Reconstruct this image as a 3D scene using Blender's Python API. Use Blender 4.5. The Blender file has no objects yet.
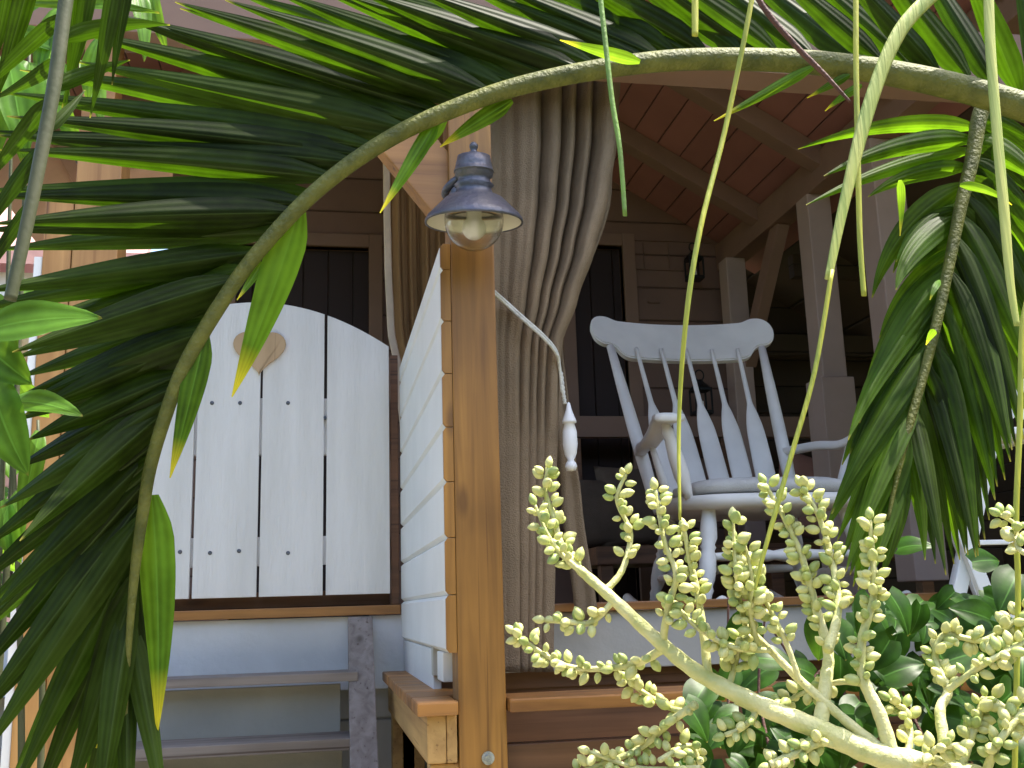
import bpy, bmesh, math, random
from mathutils import Vector, Matrix
random.seed(7)
sc = bpy.context.scene
COL = sc.collection
R = math.radians
EZ = 1.5                       # eye height above the ground
# ------------------------------------------------------------------ camera
F = 1060.0
YAW, PITCH, ROLL = R(10.5), R(11.9), 0.030
fwd = Vector((math.sin(YAW)*math.cos(PITCH), math.cos(YAW)*math.cos(PITCH), math.sin(PITCH)))
r0 = Vector((math.cos(YAW), -math.sin(YAW), 0)); u0 = r0.cross(fwd)
rr = r0*math.cos(ROLL) - u0*math.sin(ROLL)
uu = r0*math.sin(ROLL) + u0*math.cos(ROLL)
cam_d = bpy.data.cameras.new('camera'); cam = bpy.data.objects.new('camera', cam_d); COL.objects.link(cam)
cam_d.sensor_width = 36; cam_d.lens = F/1024*36; cam_d.clip_start = .05; cam_d.clip_end = 500
M = Matrix((rr, uu, -fwd)).transposed().to_4x4(); M.translation = Vector((0, 0, EZ))
cam.matrix_world = M
sc.camera = cam
def at(px, py, Y):
    d = fwd*F + rr*(px-512) - uu*(py-384)
    t = Y/d.y
    return Vector((0, 0, EZ)) + d*t
def zat(px, py, Y): return at(px, py, Y).z
def xat(px, py, Y): return at(px, py, Y).x
# ------------------------------------------------------------------ materials
def newmat(name):
    m = bpy.data.materials.new(name); m.use_nodes = True
    nt = m.node_tree; b = nt.nodes['Principled BSDF']
    return m, nt, b
def N(nt, t, **kw):
    n = nt.nodes.new(t)
    for k, v in kw.items(): setattr(n, k, v)
    return n
def ramp(nt, stops):
    n = nt.nodes.new('ShaderNodeValToRGB'); e = n.color_ramp.elements
    while len(e) > 1: e.remove(e[-1])
    e[0].position, e[0].color = stops[0][0], (*stops[0][1], 1)
    for p, c in stops[1:]:
        x = e.new(p); x.color = (*c, 1)
    return n
def sc3(c, k): return tuple(v*k for v in c)
def noisy(name, c, var=.15, scale=6, rough=.6, bump=.1, bscale=60, stretch=(1, 1, 1), c2=None, spec=.4, detail=6):
    m, nt, b = newmat(name); L = nt.links
    tc = N(nt, 'ShaderNodeTexCoord'); mp = N(nt, 'ShaderNodeMapping'); mp.inputs['Scale'].default_value = stretch
    L.new(tc.outputs['Object'], mp.inputs[0])
    n1 = N(nt, 'ShaderNodeTexNoise'); n1.inputs['Scale'].default_value = scale; n1.inputs['Detail'].default_value = detail
    L.new(mp.outputs[0], n1.inputs[0])
    cc = c2 or sc3(c, 1-2*var)
    rp = ramp(nt, [(.3, cc), (.62, c)]); L.new(n1.outputs[0], rp.inputs[0]); L.new(rp.outputs[0], b.inputs['Base Color'])
    n2 = N(nt, 'ShaderNodeTexNoise'); n2.inputs['Scale'].default_value = bscale; n2.inputs['Detail'].default_value = 4
    L.new(mp.outputs[0], n2.inputs[0])
    bp = N(nt, 'ShaderNodeBump'); bp.inputs['Strength'].default_value = bump; bp.inputs['Distance'].default_value = .01
    L.new(n2.outputs[0], bp.inputs['Height']); L.new(bp.outputs[0], b.inputs['Normal'])
    b.inputs['Roughness'].default_value = rough; b.inputs['Specular IOR Level'].default_value = spec
    return m
def wood(name, light, dark, axis='z', rough=.5, scale=1.0, knots=True):
    m, nt, b = newmat(name); L = nt.links
    s = {'x': (1.2, 22, 22), 'y': (22, 1.2, 22), 'z': (22, 22, 1.2)}[axis]
    tc = N(nt, 'ShaderNodeTexCoord'); mp = N(nt, 'ShaderNodeMapping'); mp.inputs['Scale'].default_value = tuple(v*scale for v in s)
    oi = N(nt, 'ShaderNodeObjectInfo'); ad = N(nt, 'ShaderNodeVectorMath', operation='ADD')
    mu = N(nt, 'ShaderNodeMath', operation='MULTIPLY'); mu.inputs[1].default_value = 9
    L.new(oi.outputs['Random'], mu.inputs[0]); L.new(tc.outputs['Object'], ad.inputs[0]); L.new(mu.outputs[0], ad.inputs[1])
    L.new(ad.outputs[0], mp.inputs[0])
    n1 = N(nt, 'ShaderNodeTexNoise'); n1.inputs['Scale'].default_value = 1.4; n1.inputs['Detail'].default_value = 8; n1.inputs['Distortion'].default_value = .6
    L.new(mp.outputs[0], n1.inputs[0])
    rp = ramp(nt, [(.25, dark), (.5, sc3([(a+c)/2 for a, c in zip(light, dark)], 1.05)), (.7, light)]); L.new(n1.outputs[0], rp.inputs[0])
    n3 = N(nt, 'ShaderNodeTexNoise'); n3.inputs['Scale'].default_value = 3.2; n3.inputs['Detail'].default_value = 3
    L.new(ad.outputs[0], n3.inputs[0])
    rp3 = ramp(nt, [(.3, (.62, .6, .58)), (.6, (1, 1, 1))]); L.new(n3.outputs[0], rp3.inputs[0])
    mx = N(nt, 'ShaderNodeMix', data_type='RGBA', blend_type='MULTIPLY'); mx.inputs[0].default_value = .8
    L.new(rp.outputs[0], mx.inputs[6]); L.new(rp3.outputs[0], mx.inputs[7])
    out = mx.outputs[2]
    if knots:
        mk = N(nt, 'ShaderNodeMapping'); mk.inputs['Scale'].default_value = {'x': (3, 9, 9), 'y': (9, 3, 9), 'z': (9, 9, 3)}[axis]
        L.new(ad.outputs[0], mk.inputs[0])
        vo = N(nt, 'ShaderNodeTexVoronoi'); vo.inputs['Scale'].default_value = .9; L.new(mk.outputs[0], vo.inputs[0])
        rk = ramp(nt, [(.05, (.16, .1, .06)), (.13, (1, 1, 1))]); L.new(vo.outputs['Distance'], rk.inputs[0])
        m2 = N(nt, 'ShaderNodeMix', data_type='RGBA', blend_type='MULTIPLY'); m2.inputs[0].default_value = .5
        L.new(out, m2.inputs[6]); L.new(rk.outputs[0], m2.inputs[7]); out = m2.outputs[2]
    mc = N(nt, 'ShaderNodeMapping'); mc.inputs['Scale'].default_value = {'x': (1.0, 70, 70), 'y': (70, 1.0, 70), 'z': (70, 70, 1.0)}[axis]; L.new(ad.outputs[0], mc.inputs[0])
    nc = N(nt, 'ShaderNodeTexNoise'); nc.inputs['Scale'].default_value = 1.0; nc.inputs['Detail'].default_value = 3; L.new(mc.outputs[0], nc.inputs[0])
    rc = ramp(nt, [(.28, (.30, .22, .18)), (.36, (1, 1, 1)), (.62, (1, 1, 1)), (.74, (.72, .66, .6))]); L.new(nc.outputs[0], rc.inputs[0])
    m4 = N(nt, 'ShaderNodeMix', data_type='RGBA', blend_type='MULTIPLY'); m4.inputs[0].default_value = .85
    L.new(out, m4.inputs[6]); L.new(rc.outputs[0], m4.inputs[7]); out = m4.outputs[2]
    L.new(out, b.inputs['Base Color'])
    bp = N(nt, 'ShaderNodeBump'); bp.inputs['Strength'].default_value = .25; bp.inputs['Distance'].default_value = .004
    L.new(n1.outputs[0], bp.inputs['Height']); L.new(bp.outputs[0], b.inputs['Normal'])
    b.inputs['Roughness'].default_value = rough
    return m
def boards(name, c, axis='z', pitch=.12, off=0., dark=.35, var=.1, rough=.65, dots=None):
    """painted boarding: grooves every `pitch` metres along one axis"""
    m, nt, b = newmat(name); L = nt.links
    tc = N(nt, 'ShaderNodeTexCoord'); sp = N(nt, 'ShaderNodeSeparateXYZ'); L.new(tc.outputs['Object'], sp.inputs[0])
    o = sp.outputs['XYZ'.index(axis.upper())]
    a = N(nt, 'ShaderNodeMath', operation='ADD'); a.inputs[1].default_value = off+50*pitch; L.new(o, a.inputs[0])
    d = N(nt, 'ShaderNodeMath', operation='DIVIDE'); d.inputs[1].default_value = pitch; L.new(a.outputs[0], d.inputs[0])
    f = N(nt, 'ShaderNodeMath', operation='FRACT'); L.new(d.outputs[0], f.inputs[0])
    fl = N(nt, 'ShaderNodeMath', operation='FLOOR'); L.new(d.outputs[0], fl.inputs[0])
    wn = N(nt, 'ShaderNodeTexWhiteNoise', noise_dimensions='1D'); L.new(fl.outputs[0], wn.inputs['W'])
    g = ramp(nt, [(0, (0, 0, 0)), (.035, (1, 1, 1)), (.965, (1, 1, 1)), (1, (0, 0, 0))]); L.new(f.outputs[0], g.inputs[0])
    n1 = N(nt, 'ShaderNodeTexNoise'); n1.inputs['Scale'].default_value = 5; n1.inputs['Detail'].default_value = 6; L.new(tc.outputs['Object'], n1.inputs[0])
    sm = N(nt, 'ShaderNodeMath', operation='ADD'); L.new(n1.outputs[0], sm.inputs[0])
    wm = N(nt, 'ShaderNodeMath', operation='MULTIPLY'); wm.inputs[1].default_value = .35; L.new(wn.outputs[0], wm.inputs[0]); L.new(wm.outputs[0], sm.inputs[1])
    rp = ramp(nt, [(.35, sc3(c, 1-2*var)), (.85, c)]); L.new(sm.outputs[0], rp.inputs[0])
    mx = N(nt, 'ShaderNodeMix', data_type='RGBA'); mx.inputs[6].default_value = (*sc3(c, dark), 1)
    L.new(g.outputs[0], mx.inputs[0]); L.new(rp.outputs[0], mx.inputs[7]); L.new(mx.outputs[2], b.inputs['Base Color'])
    bp = N(nt, 'ShaderNodeBump'); bp.inputs['Strength'].default_value = .8; bp.inputs['Distance'].default_value = .01
    L.new(g.outputs[0], bp.inputs['Height']); L.new(bp.outputs[0], b.inputs['Normal'])
    b.inputs['Roughness'].default_value = rough
    return m
def leafmat(name, c, tcol, trans=.35, veins=9, yellow=.0, rough=.38, backc=None):
    m, nt, b = newmat(name); L = nt.links
    uv = N(nt, 'ShaderNodeUVMap'); sp = N(nt, 'ShaderNodeSeparateXYZ'); L.new(uv.outputs[0], sp.inputs[0])
    tc = N(nt, 'ShaderNodeTexCoord'); oi = N(nt, 'ShaderNodeObjectInfo')
    n1 = N(nt, 'ShaderNodeTexNoise'); n1.inputs['Scale'].default_value = 26; n1.inputs['Detail'].default_value = 5; L.new(tc.outputs['Object'], n1.inputs[0])
    # fine lengthwise veins
    mv = N(nt, 'ShaderNodeMath', operation='MULTIPLY'); mv.inputs[1].default_value = veins*6.283; L.new(sp.outputs[0], mv.inputs[0])
    sn = N(nt, 'ShaderNodeMath', operation='SINE'); L.new(mv.outputs[0], sn.inputs[0])
    cm = N(nt, 'ShaderNodeMath', operation='MULTIPLY_ADD'); cm.inputs[1].default_value = .10; L.new(sn.outputs[0], cm.inputs[0])
    rnd = N(nt, 'ShaderNodeMath', operation='MULTIPLY_ADD'); rnd.inputs[1].default_value = .5; rnd.inputs[2].default_value = -.25; L.new(oi.outputs['Random'], rnd.inputs[0])
    ad = N(nt, 'ShaderNodeMath', operation='ADD'); L.new(n1.outputs[0], ad.inputs[0]); L.new(rnd.outputs[0], ad.inputs[1]); L.new(ad.outputs[0], cm.inputs[2])
    rp = ramp(nt, [(.2, sc3(c, .55)), (.5, c), (.8, tuple(min(1, v*1.5+.004) for v in c))]); L.new(cm.outputs[0], rp.inputs[0])
    # midrib paler
    ab = N(nt, 'ShaderNodeMath', operation='SUBTRACT'); ab.inputs[1].default_value = .5; L.new(sp.outputs[0], ab.inputs[0])
    ab2 = N(nt, 'ShaderNodeMath', operation='ABSOLUTE'); L.new(ab.outputs[0], ab2.inputs[0])
    rm = ramp(nt, [(.012, (1, 1, 1)), (.03, (0, 0, 0))]); L.new(ab2.outputs[0], rm.inputs[0])
    m1 = N(nt, 'ShaderNodeMix', data_type='RGBA'); L.new(rm.outputs[0], m1.inputs[0]); L.new(rp.outputs[0], m1.inputs[6]); m1.inputs[7].default_value = (*tuple(min(1, v*1.9+.012) for v in c), 1)
    # yellowing towards the tip (v = 1)
    yt = ramp(nt, [(1-yellow*.6 if yellow else .965, (0, 0, 0)), (.93 if yellow else 1.0, (1, 1, 1))]); L.new(sp.outputs[1], yt.inputs[0])
    m2 = N(nt, 'ShaderNodeMix', data_type='RGBA'); L.new(yt.outputs[0], m2.inputs[0]); L.new(m1.outputs[2], m2.inputs[6]); m2.inputs[7].default_value = (.75, .66, .04, 1) if yellow else (.30, .26, .05, 1)
    L.new(m2.outputs[2], b.inputs['Base Color'])
    b.inputs['Roughness'].default_value = rough; b.inputs['Specular IOR Level'].default_value = .16
    bp = N(nt, 'ShaderNodeBump'); bp.inputs['Strength'].default_value = .12; bp.inputs['Distance'].default_value = .002
    L.new(sn.outputs[0], bp.inputs['Height']); L.new(bp.outputs[0], b.inputs['Normal'])
    tr = N(nt, 'ShaderNodeBsdfTranslucent')
    mt = N(nt, 'ShaderNodeMix', data_type='RGBA', blend_type='MIX'); L.new(yt.outputs[0], mt.inputs[0]); mt.inputs[6].default_value = (*tcol, 1); mt.inputs[7].default_value = (.95, .85, .05, 1) if yellow else (.5, .5, .05, 1)
    ml = N(nt, 'ShaderNodeMath', operation='MULTIPLY_ADD'); ml.inputs[1].default_value = 1.5; ml.inputs[2].default_value = .2; L.new(cm.outputs[0], ml.inputs[0])
    vs = N(nt, 'ShaderNodeVectorMath', operation='SCALE'); L.new(mt.outputs[2], vs.inputs[0]); L.new(ml.outputs[0], vs.inputs['Scale'])
    L.new(vs.outputs[0], tr.inputs['Color'])
    mixs = N(nt, 'ShaderNodeMixShader'); mixs.inputs[0].default_value = trans
    L.new(b.outputs[0], mixs.inputs[1]); L.new(tr.outputs[0], mixs.inputs[2])
    L.new(mixs.outputs[0], nt.nodes['Material Output'].inputs[0])
    return m
MT = {}
MT['white'] = noisy('white_paint', (.84, .83, .82), .05, 4, .5, .12, 30, (1, 1, 1))
MT['gate_white'] = noisy('weathered_white_gate_paint', (.85, .84, .83), .05, 1.6, .55, .3, 14, (9, 9, .9), (.74, .73, .71))
MT['white_dirty'] = noisy('weathered_white_paint', (.76, .76, .77), .09, 3.0, .6, .2, 40)
MT['grey_paint'] = noisy('dusty_grey_board', (.50, .47, .41), .10, 3.5, .7, .2, 40)  # grey on white boards: the fascia's shade is put into the colour
MT['chair'] = noisy('satin_white_chair_paint', (.82, .78, .71), .06, 9, .45, .08, 30)
MT['post_wood'] = wood('honey_varnished_timber', (.42, .20, .038), (.18, .078, .014), 'z')
MT['post_wood_x'] = wood('honey_varnished_timber_lengthwise', (.46, .22, .06), (.27, .115, .025), 'x')
MT['post_pale'] = wood('pale_timber', (.56, .30, .10), (.34, .16, .045), 'z')
MT['deck'] = wood('deck_board_wood', (.50, .23, .06), (.20, .08, .02), 'x', .45)
MT['deck_pale'] = wood('sawn_joist_wood', (.64, .39, .14), (.40, .22, .07), 'y', .6)
MT['deck_dark'] = wood('dark_oiled_wood', (.24, .11, .05), (.10, .045, .02), 'x', .5)
MT['grey_wood'] = wood('weathered_grey_wood', (.34, .29, .26), (.17, .14, .12), 'x', .75)
MT['grey_wood_z'] = wood('weathered_grey_stringer_wood', (.36, .31, .29), (.19, .155, .14), 'z', .75)
MT['heart'] = wood('pale_plywood', (.62, .43, .25), (.48, .32, .17), 'z', .6, .6, False)
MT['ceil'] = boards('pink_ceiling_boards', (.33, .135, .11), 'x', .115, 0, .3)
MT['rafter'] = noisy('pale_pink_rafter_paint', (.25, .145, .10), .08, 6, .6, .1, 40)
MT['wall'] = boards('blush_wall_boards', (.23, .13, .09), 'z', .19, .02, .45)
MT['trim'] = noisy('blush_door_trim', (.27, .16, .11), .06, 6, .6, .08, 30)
MT['base'] = boards('grey_base_boards', (.55, .54, .50), 'z', .17, .03, .4)
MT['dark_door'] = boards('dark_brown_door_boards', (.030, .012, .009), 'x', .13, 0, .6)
MT['dark_wall'] = boards('dark_shed_boards', (.07, .045, .028), 'z', .16, 0, .35)
MT['column'] = noisy('chalky_column_paint', (.42, .30, .245), .06, 5, .6, .1, 30)
MT['curtain'] = noisy('taupe_canvas_curtain', (.285, .21, .135), .12, 7, .9, .6, 300, (1, 1, 1), None, .1)
MT['sheer'] = noisy('brown_linen_curtain', (.30, .165, .07), .12, 8, .9, .3, 300, (3, 3, .4), None, .1)
MT['hem'] = noisy('cream_hem_tape', (.66, .5, .36), .06, 20, .8, .2, 200)
MT['cord'] = noisy('cream_cotton_cord', (.72, .70, .62), .12, 90, .9, .5, 300)
MT['zinc'] = noisy('aged_zinc', (.115, .112, .125), .22, 22, .42, .25, 90, (1, 1, 1), (.09, .09, .12), .5)
MT['zinc'].node_tree.nodes['Principled BSDF'].inputs['Metallic'].default_value = .35
MT['enamel'] = noisy('cream_enamel', (.72, .70, .58), .05, 12, .4, .05, 40)
MT['bulb'] = noisy('frosted_bulb', (.86, .84, .78), .02, 6, .3, 0, 40)
MT['steel'] = noisy('dull_screw_steel', (.16, .17, .20), .2, 60, .4, .1, 200); MT['steel'].node_tree.nodes['Principled BSDF'].inputs['Metallic'].default_value = .8
MT['bolt'] = noisy('galvanised_bolt', (.55, .57, .58), .2, 80, .35, .2, 300); MT['bolt'].node_tree.nodes['Principled BSDF'].inputs['Metallic'].default_value = .9
MT['black'] = noisy('black_iron', (.015, .014, .014), .2, 20, .5, .1, 60)
MT['cushion'] = noisy('brown_cushion_cloth', (.12, .085, .06), .15, 9, .95, .3, 250)
MT['cushion_pink'] = noisy('dusty_rose_cushion_cloth', (.36, .18, .14), .12, 9, .95, .3, 250)
MT['cushion_pale'] = noisy('off_white_seat_pad_cloth', (.60, .57, .52), .1, 9, .9, .3, 250)
MT['leaf'] = leafmat('palm_leaflet', (.022, .038, .003), (.065, .155, .002), .34, 5, 0, .5)
MT['leaf_y'] = leafmat('young_palm_leaflet', (.06, .15, .012), (.30, .52, .02), .45, 4, .45)
MT['leaf_base'] = leafmat('pale_leaflet_base', (.20, .25, .14), (.3, .36, .12), .3, 2, 0, .35)
MT['leaf_h'] = leafmat('hanging_palm_leaflet', (.032, .062, .004), (.20, .42, .008), .44, 5, 0, .5)
MT['shrub'] = leafmat('shrub_leaf', (.07, .17, .02), (.30, .55, .03), .45, 3)
MT['vine'] = leafmat('vine_leaf', (.030, .085, .010), (.15, .34, .015), .32, 2)
MT['rachis'] = noisy('olive_palm_stalk', (.125, .13, .022), .2, 45, .6, .35, 220, (1, 1, 1), (.06, .07, .01))
MT['rachis_g'] = noisy('grey_green_palm_stalk', (.075, .08, .04), .2, 40, .6, .06, 160, (1, 1, 1), (.05, .06, .025))
MT['strand'] = noisy('yellow_green_leaf_strand', (.40, .40, .05), .16, 5, .5, .15, 30, (14, 14, 1.5), (.22, .27, .04))
MT['strand_g'] = noisy('green_leaf_strand', (.16, .28, .05), .16, 30, .5, .15, 200)
MT['strand_p'] = noisy('pale_dry_leaf_strand', (.44, .46, .13), .16, 6, .5, .25, 12, (18, 18, .8), (.24, .32, .07))
MT['twig'] = noisy('brown_twig', (.10, .045, .035), .2, 60, .7, .3, 200)
def fruitmat():
    m, nt, b = newmat('palm_fruit_skin'); L = nt.links
    at_ = N(nt, 'ShaderNodeAttribute', attribute_name='tone'); tc = N(nt, 'ShaderNodeTexCoord')
    n1 = N(nt, 'ShaderNodeTexNoise'); n1.inputs['Scale'].default_value = 120; L.new(tc.outputs['Object'], n1.inputs[0])
    ad = N(nt, 'ShaderNodeMath', operation='MULTIPLY_ADD'); ad.inputs[1].default_value = .45; L.new(n1.outputs[0], ad.inputs[0]); L.new(at_.outputs['Fac'], ad.inputs[2])
    rp = ramp(nt, [(.1, (.22, .31, .085)), (.55, (.41, .46, .15)), (1.0, (.57, .56, .23))]); L.new(ad.outputs[0], rp.inputs[0])
    L.new(rp.outputs[0], b.inputs['Base Color'])
    b.inputs['Roughness'].default_value = .48; b.inputs['Subsurface Weight'].default_value = .12
    b.inputs['Subsurface Radius'].default_value = (.004, .004, .002); b.inputs['Subsurface Scale'].default_value = 1
    return m
MT['fruit'] = fruitmat()
MT['fstem'] = noisy('pale_fruit_stalk', (.64, .61, .30), .08, 40, .5, .3, 160, (1, 1, 1), (.44, .46, .16))
def glassmat():
    m, nt, b = newmat('clear_lamp_glass')
    b.inputs['Transmission Weight'].default_value = 1; b.inputs['Roughness'].default_value = .12; b.inputs['IOR'].default_value = 1.5
    b.inputs['Base Color'].default_value = (.95, .95, .92, 1)
    return m
MT['glass'] = glassmat()
def groundmat():
    m, nt, b = newmat('garden_soil_and_grass'); L = nt.links
    tc = N(nt, 'ShaderNodeTexCoord'); n1 = N(nt, 'ShaderNodeTexNoise'); n1.inputs['Scale'].default_value = .9; n1.inputs['Detail'].default_value = 9
    L.new(tc.outputs['Object'], n1.inputs[0])
    rp = ramp(nt, [(.35, (.20, .15, .09)), (.5, (.13, .13, .05)), (.65, (.07, .12, .03))]); L.new(n1.outputs[0], rp.inputs[0]); L.new(rp.outputs[0], b.inputs['Base Color'])
    b.inputs['Roughness'].default_value = .95
    bp = N(nt, 'ShaderNodeBump'); bp.inputs['Strength'].default_value = .6; L.new(n1.outputs[0], bp.inputs['Height']); L.new(bp.outputs[0], b.inputs['Normal'])
    return m
MT['ground'] = groundmat()
MT['paving'] = noisy('pale_paving', (.34, .31, .26), .1, 2.5, .8, .2, 40)
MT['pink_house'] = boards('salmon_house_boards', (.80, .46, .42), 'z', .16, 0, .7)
MT['roofing'] = noisy('brown_roof_sheet', (.50, .27, .23), .1, 3, .7, .2, 20)
# ------------------------------------------------------------------ object helpers
def tag(o, label=None, cat=None, group=None, kind=None):
    if label: o['label'] = label
    if cat: o['category'] = cat
    if group: o['group'] = group
    if kind: o['kind'] = kind
    return o
def empty(name, loc, label, cat, group=None):
    o = bpy.data.objects.new(name, None); COL.objects.link(o); o.location = loc; o.empty_display_size = .1
    return tag(o, label, cat, group)
def obj(name, bm, mat, parent=None, smooth=False, origin=None, local=False):
    """bm is in world coordinates (or in the parent's when local)"""
    off = Vector((0, 0, 0))
    if not local and parent is not None:
        p = parent
        while p is not None: off += p.location; p = p.parent
    loc = Vector(origin)-off if origin is not None else Vector((0, 0, 0))
    bmesh.ops.translate(bm, verts=bm.verts, vec=-(off+loc))
    me = bpy.data.meshes.new(name); bm.to_mesh(me); bm.free()
    me.materials.append(mat)
    if smooth:
        for p in me.polygons: p.use_smooth = True
    o = bpy.data.objects.new(name, me); COL.objects.link(o); o.parent = parent; o.location = loc
    return o
def B(): 
    b = bmesh.new(); b.loops.layers.uv.new('UVMap'); return b
def box(bm, a, c, bev=.003):
    """axis aligned box a..c with bevelled edges"""
    t = bmesh.new()
    bmesh.ops.create_cube(t, size=1)
    s = [abs(c[i]-a[i]) for i in range(3)]; m = [(c[i]+a[i])/2 for i in range(3)]
    for v in t.verts: v.co = Vector((v.co.x*s[0]+m[0], v.co.y*s[1]+m[1], v.co.z*s[2]+m[2]))
    if bev: bmesh.ops.bevel(t, geom=t.edges[:], offset=min(bev, min(s)*.3), segments=2, affect='EDGES', profile=.6)
    me = bpy.data.meshes.new('t'); t.to_mesh(me); t.free(); bm.from_mesh(me); bpy.data.meshes.remove(me)
def beam(bm, p, q, w, h, up=Vector((0, 0, 1)), bev=.003):
    """box from p to q, w across, h along `up`"""
    p, q = Vector(p), Vector(q); d = q-p; L = d.length; d.normalize()
    x = d.cross(up).normalized(); z = x.cross(d).normalized()
    t = bmesh.new(); bmesh.ops.create_cube(t, size=1)
    for v in t.verts: v.co = Vector((v.co.x*w, v.co.y*L, v.co.z*h))
    if bev: bmesh.ops.bevel(t, geom=t.edges[:], offset=min(bev, w*.3, h*.3), segments=2, affect='EDGES', profile=.6)
    mm = Matrix((x, d, z)).transposed().to_4x4(); mm.translation = (p+q)/2
    t.transform(mm)
    me = bpy.data.meshes.new('t'); t.to_mesh(me); t.free(); bm.from_mesh(me); bpy.data.meshes.remove(me)
def tube(bm, pts, rad, n=10, flat=1.0, flatdir=None, cap=True):
    pts = [Vector(p) for p in pts]; k = len(pts)
    if not hasattr(rad, '__len__'): rad = [rad]*k
    rings = []; prev = None
    for i, p in enumerate(pts):
        t = (pts[min(i+1, k-1)]-pts[max(i-1, 0)]).normalized()
        if prev is None:
            a = flatdir or (Vector((0, 0, 1)) if abs(t.z) < .9 else Vector((1, 0, 0)))
        else: a = prev
        u = (a - t*a.dot(t)).normalized(); prev = u; v = t.cross(u)
        rings.append([bm.verts.new(p+(u*math.cos(6.2832*j/n)*flat+v*math.sin(6.2832*j/n))*rad[i]) for j in range(n)])
    for i in range(k-1):
        for j in range(n):
            bm.faces.new((rings[i][j], rings[i][(j+1) % n], rings[i+1][(j+1) % n], rings[i+1][j]))
    if cap:
        bm.faces.new(rings[0][::-1]); bm.faces.new(rings[-1])
def lathe(bm, prof, c, n=40, axis=None):
    """prof: (r, z) list around the vertical through c"""
    c = Vector(c); rings = []
    for r, z in prof:
        if r < 1e-5: rings.append([bm.verts.new(c+Vector((0, 0, z)))])
        else: rings.append([bm.verts.new(c+Vector((r*math.cos(6.2832*j/n), r*math.sin(6.2832*j/n), z))) for j in range(n)])
    for a, b in zip(rings, rings[1:]):
        for j in range(n):
            q = [a[j % len(a)], a[(j+1) % len(a)], b[(j+1) % len(b)], b[j % len(b)]]
            q = list(dict.fromkeys(q))
            if len(q) > 2: bm.faces.new(q)
def prism(bm, poly, y0, y1, bev=.003):
    """(x,z) outline extruded from y0 to y1"""
    t = bmesh.new()
    f = t.faces.new([t.verts.new((x, y0, z)) for x, z in poly])
    r = bmesh.ops.extrude_face_region(t, geom=[f])
    vs = [v for v in r['geom'] if isinstance(v, bmesh.types.BMVert)]
    for v in vs: v.co.y = y1
    bmesh.ops.recalc_face_normals(t, faces=t.faces[:])
    if bev:
        ed = [e for e in t.edges if abs(e.verts[0].co.y-e.verts[1].co.y) < 1e-6]
        bmesh.ops.bevel(t, geom=ed, offset=bev, segments=2, affect='EDGES', profile=.6)
    me = bpy.data.meshes.new('t'); t.to_mesh(me); t.free(); bm.from_mesh(me); bpy.data.meshes.remove(me)
def smooth_pts(pts, n=6):
    """Catmull-Rom through a list of tuples"""
    out = []; k = len(pts)
    P = [Vector(p) if len(p) == 3 else Vector((*p, 0)) for p in pts]
    for i in range(k-1):
        a, b, c, d = P[max(i-1, 0)], P[i], P[i+1], P[min(i+2, k-1)]
        for j in range(n):
            t = j/n
            out.append(.5*((2*b)+(-a+c)*t+(2*a-5*b+4*c-d)*t*t+(-a+3*b-3*c+d)*t**3))
    out.append(P[-1]); return out
def taper(a, b, k): return [a+(b-a)*i/(k-1) for i in range(k)]
# ================================================================== SETTING
g = B(); v = [g.verts.new(p) for p in ((-60, -40, 0), (60, -40, 0), (60, 80, 0), (-60, 80, 0))]; g.faces.new(v)
tag(obj('ground', g, MT['ground']), kind='structure')
g = B(); v = [g.verts.new(p) for p in ((-2.2, -5, .004), (.7, -5, .004), (.7, 3.0, .004), (-2.2, 3.0, .004))]; g.faces.new(v)
tag(obj('path', g, MT['paving']), kind='structure')  # pale strip added to bounce light up onto the steps and fascia
# porch numbers -----------------------------------------------------
YP = 2.30                                   # front plane of the posts
X_post0 = xat(453, 400, YP); X_post1 = X_post0+.102
X_panel = X_post0-.024
YG = 3.60                                   # gate plane
DZ = EZ-.075                                # porch floor
LZ = zat(440, 692, YP)                      # low platform top
Z_beam = zat(700, 78, YP+.05)
XG0, XG1 = xat(153, 600, YG), xat(389, 500, YG)
XE = xat(718, 243, 5.4); ZE = zat(718, 243, 5.4); SL = .58
XR = .30; ZR = ZE+(XE-XR)*SL
print('X_post', X_post0, 'gate', XG0, XG1, 'LZ', LZ-EZ, 'beam', Z_beam-EZ, 'eave', XE, ZE-EZ, 'ridge', ZR-EZ)
YB = 5.4
# house: one thing (wall, roof, ceiling, trims ...)
house = empty('porch_house', (XR, YB, 0), 'blush boarded house with open porch, pink board ceiling and dark doorways', 'house')
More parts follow.
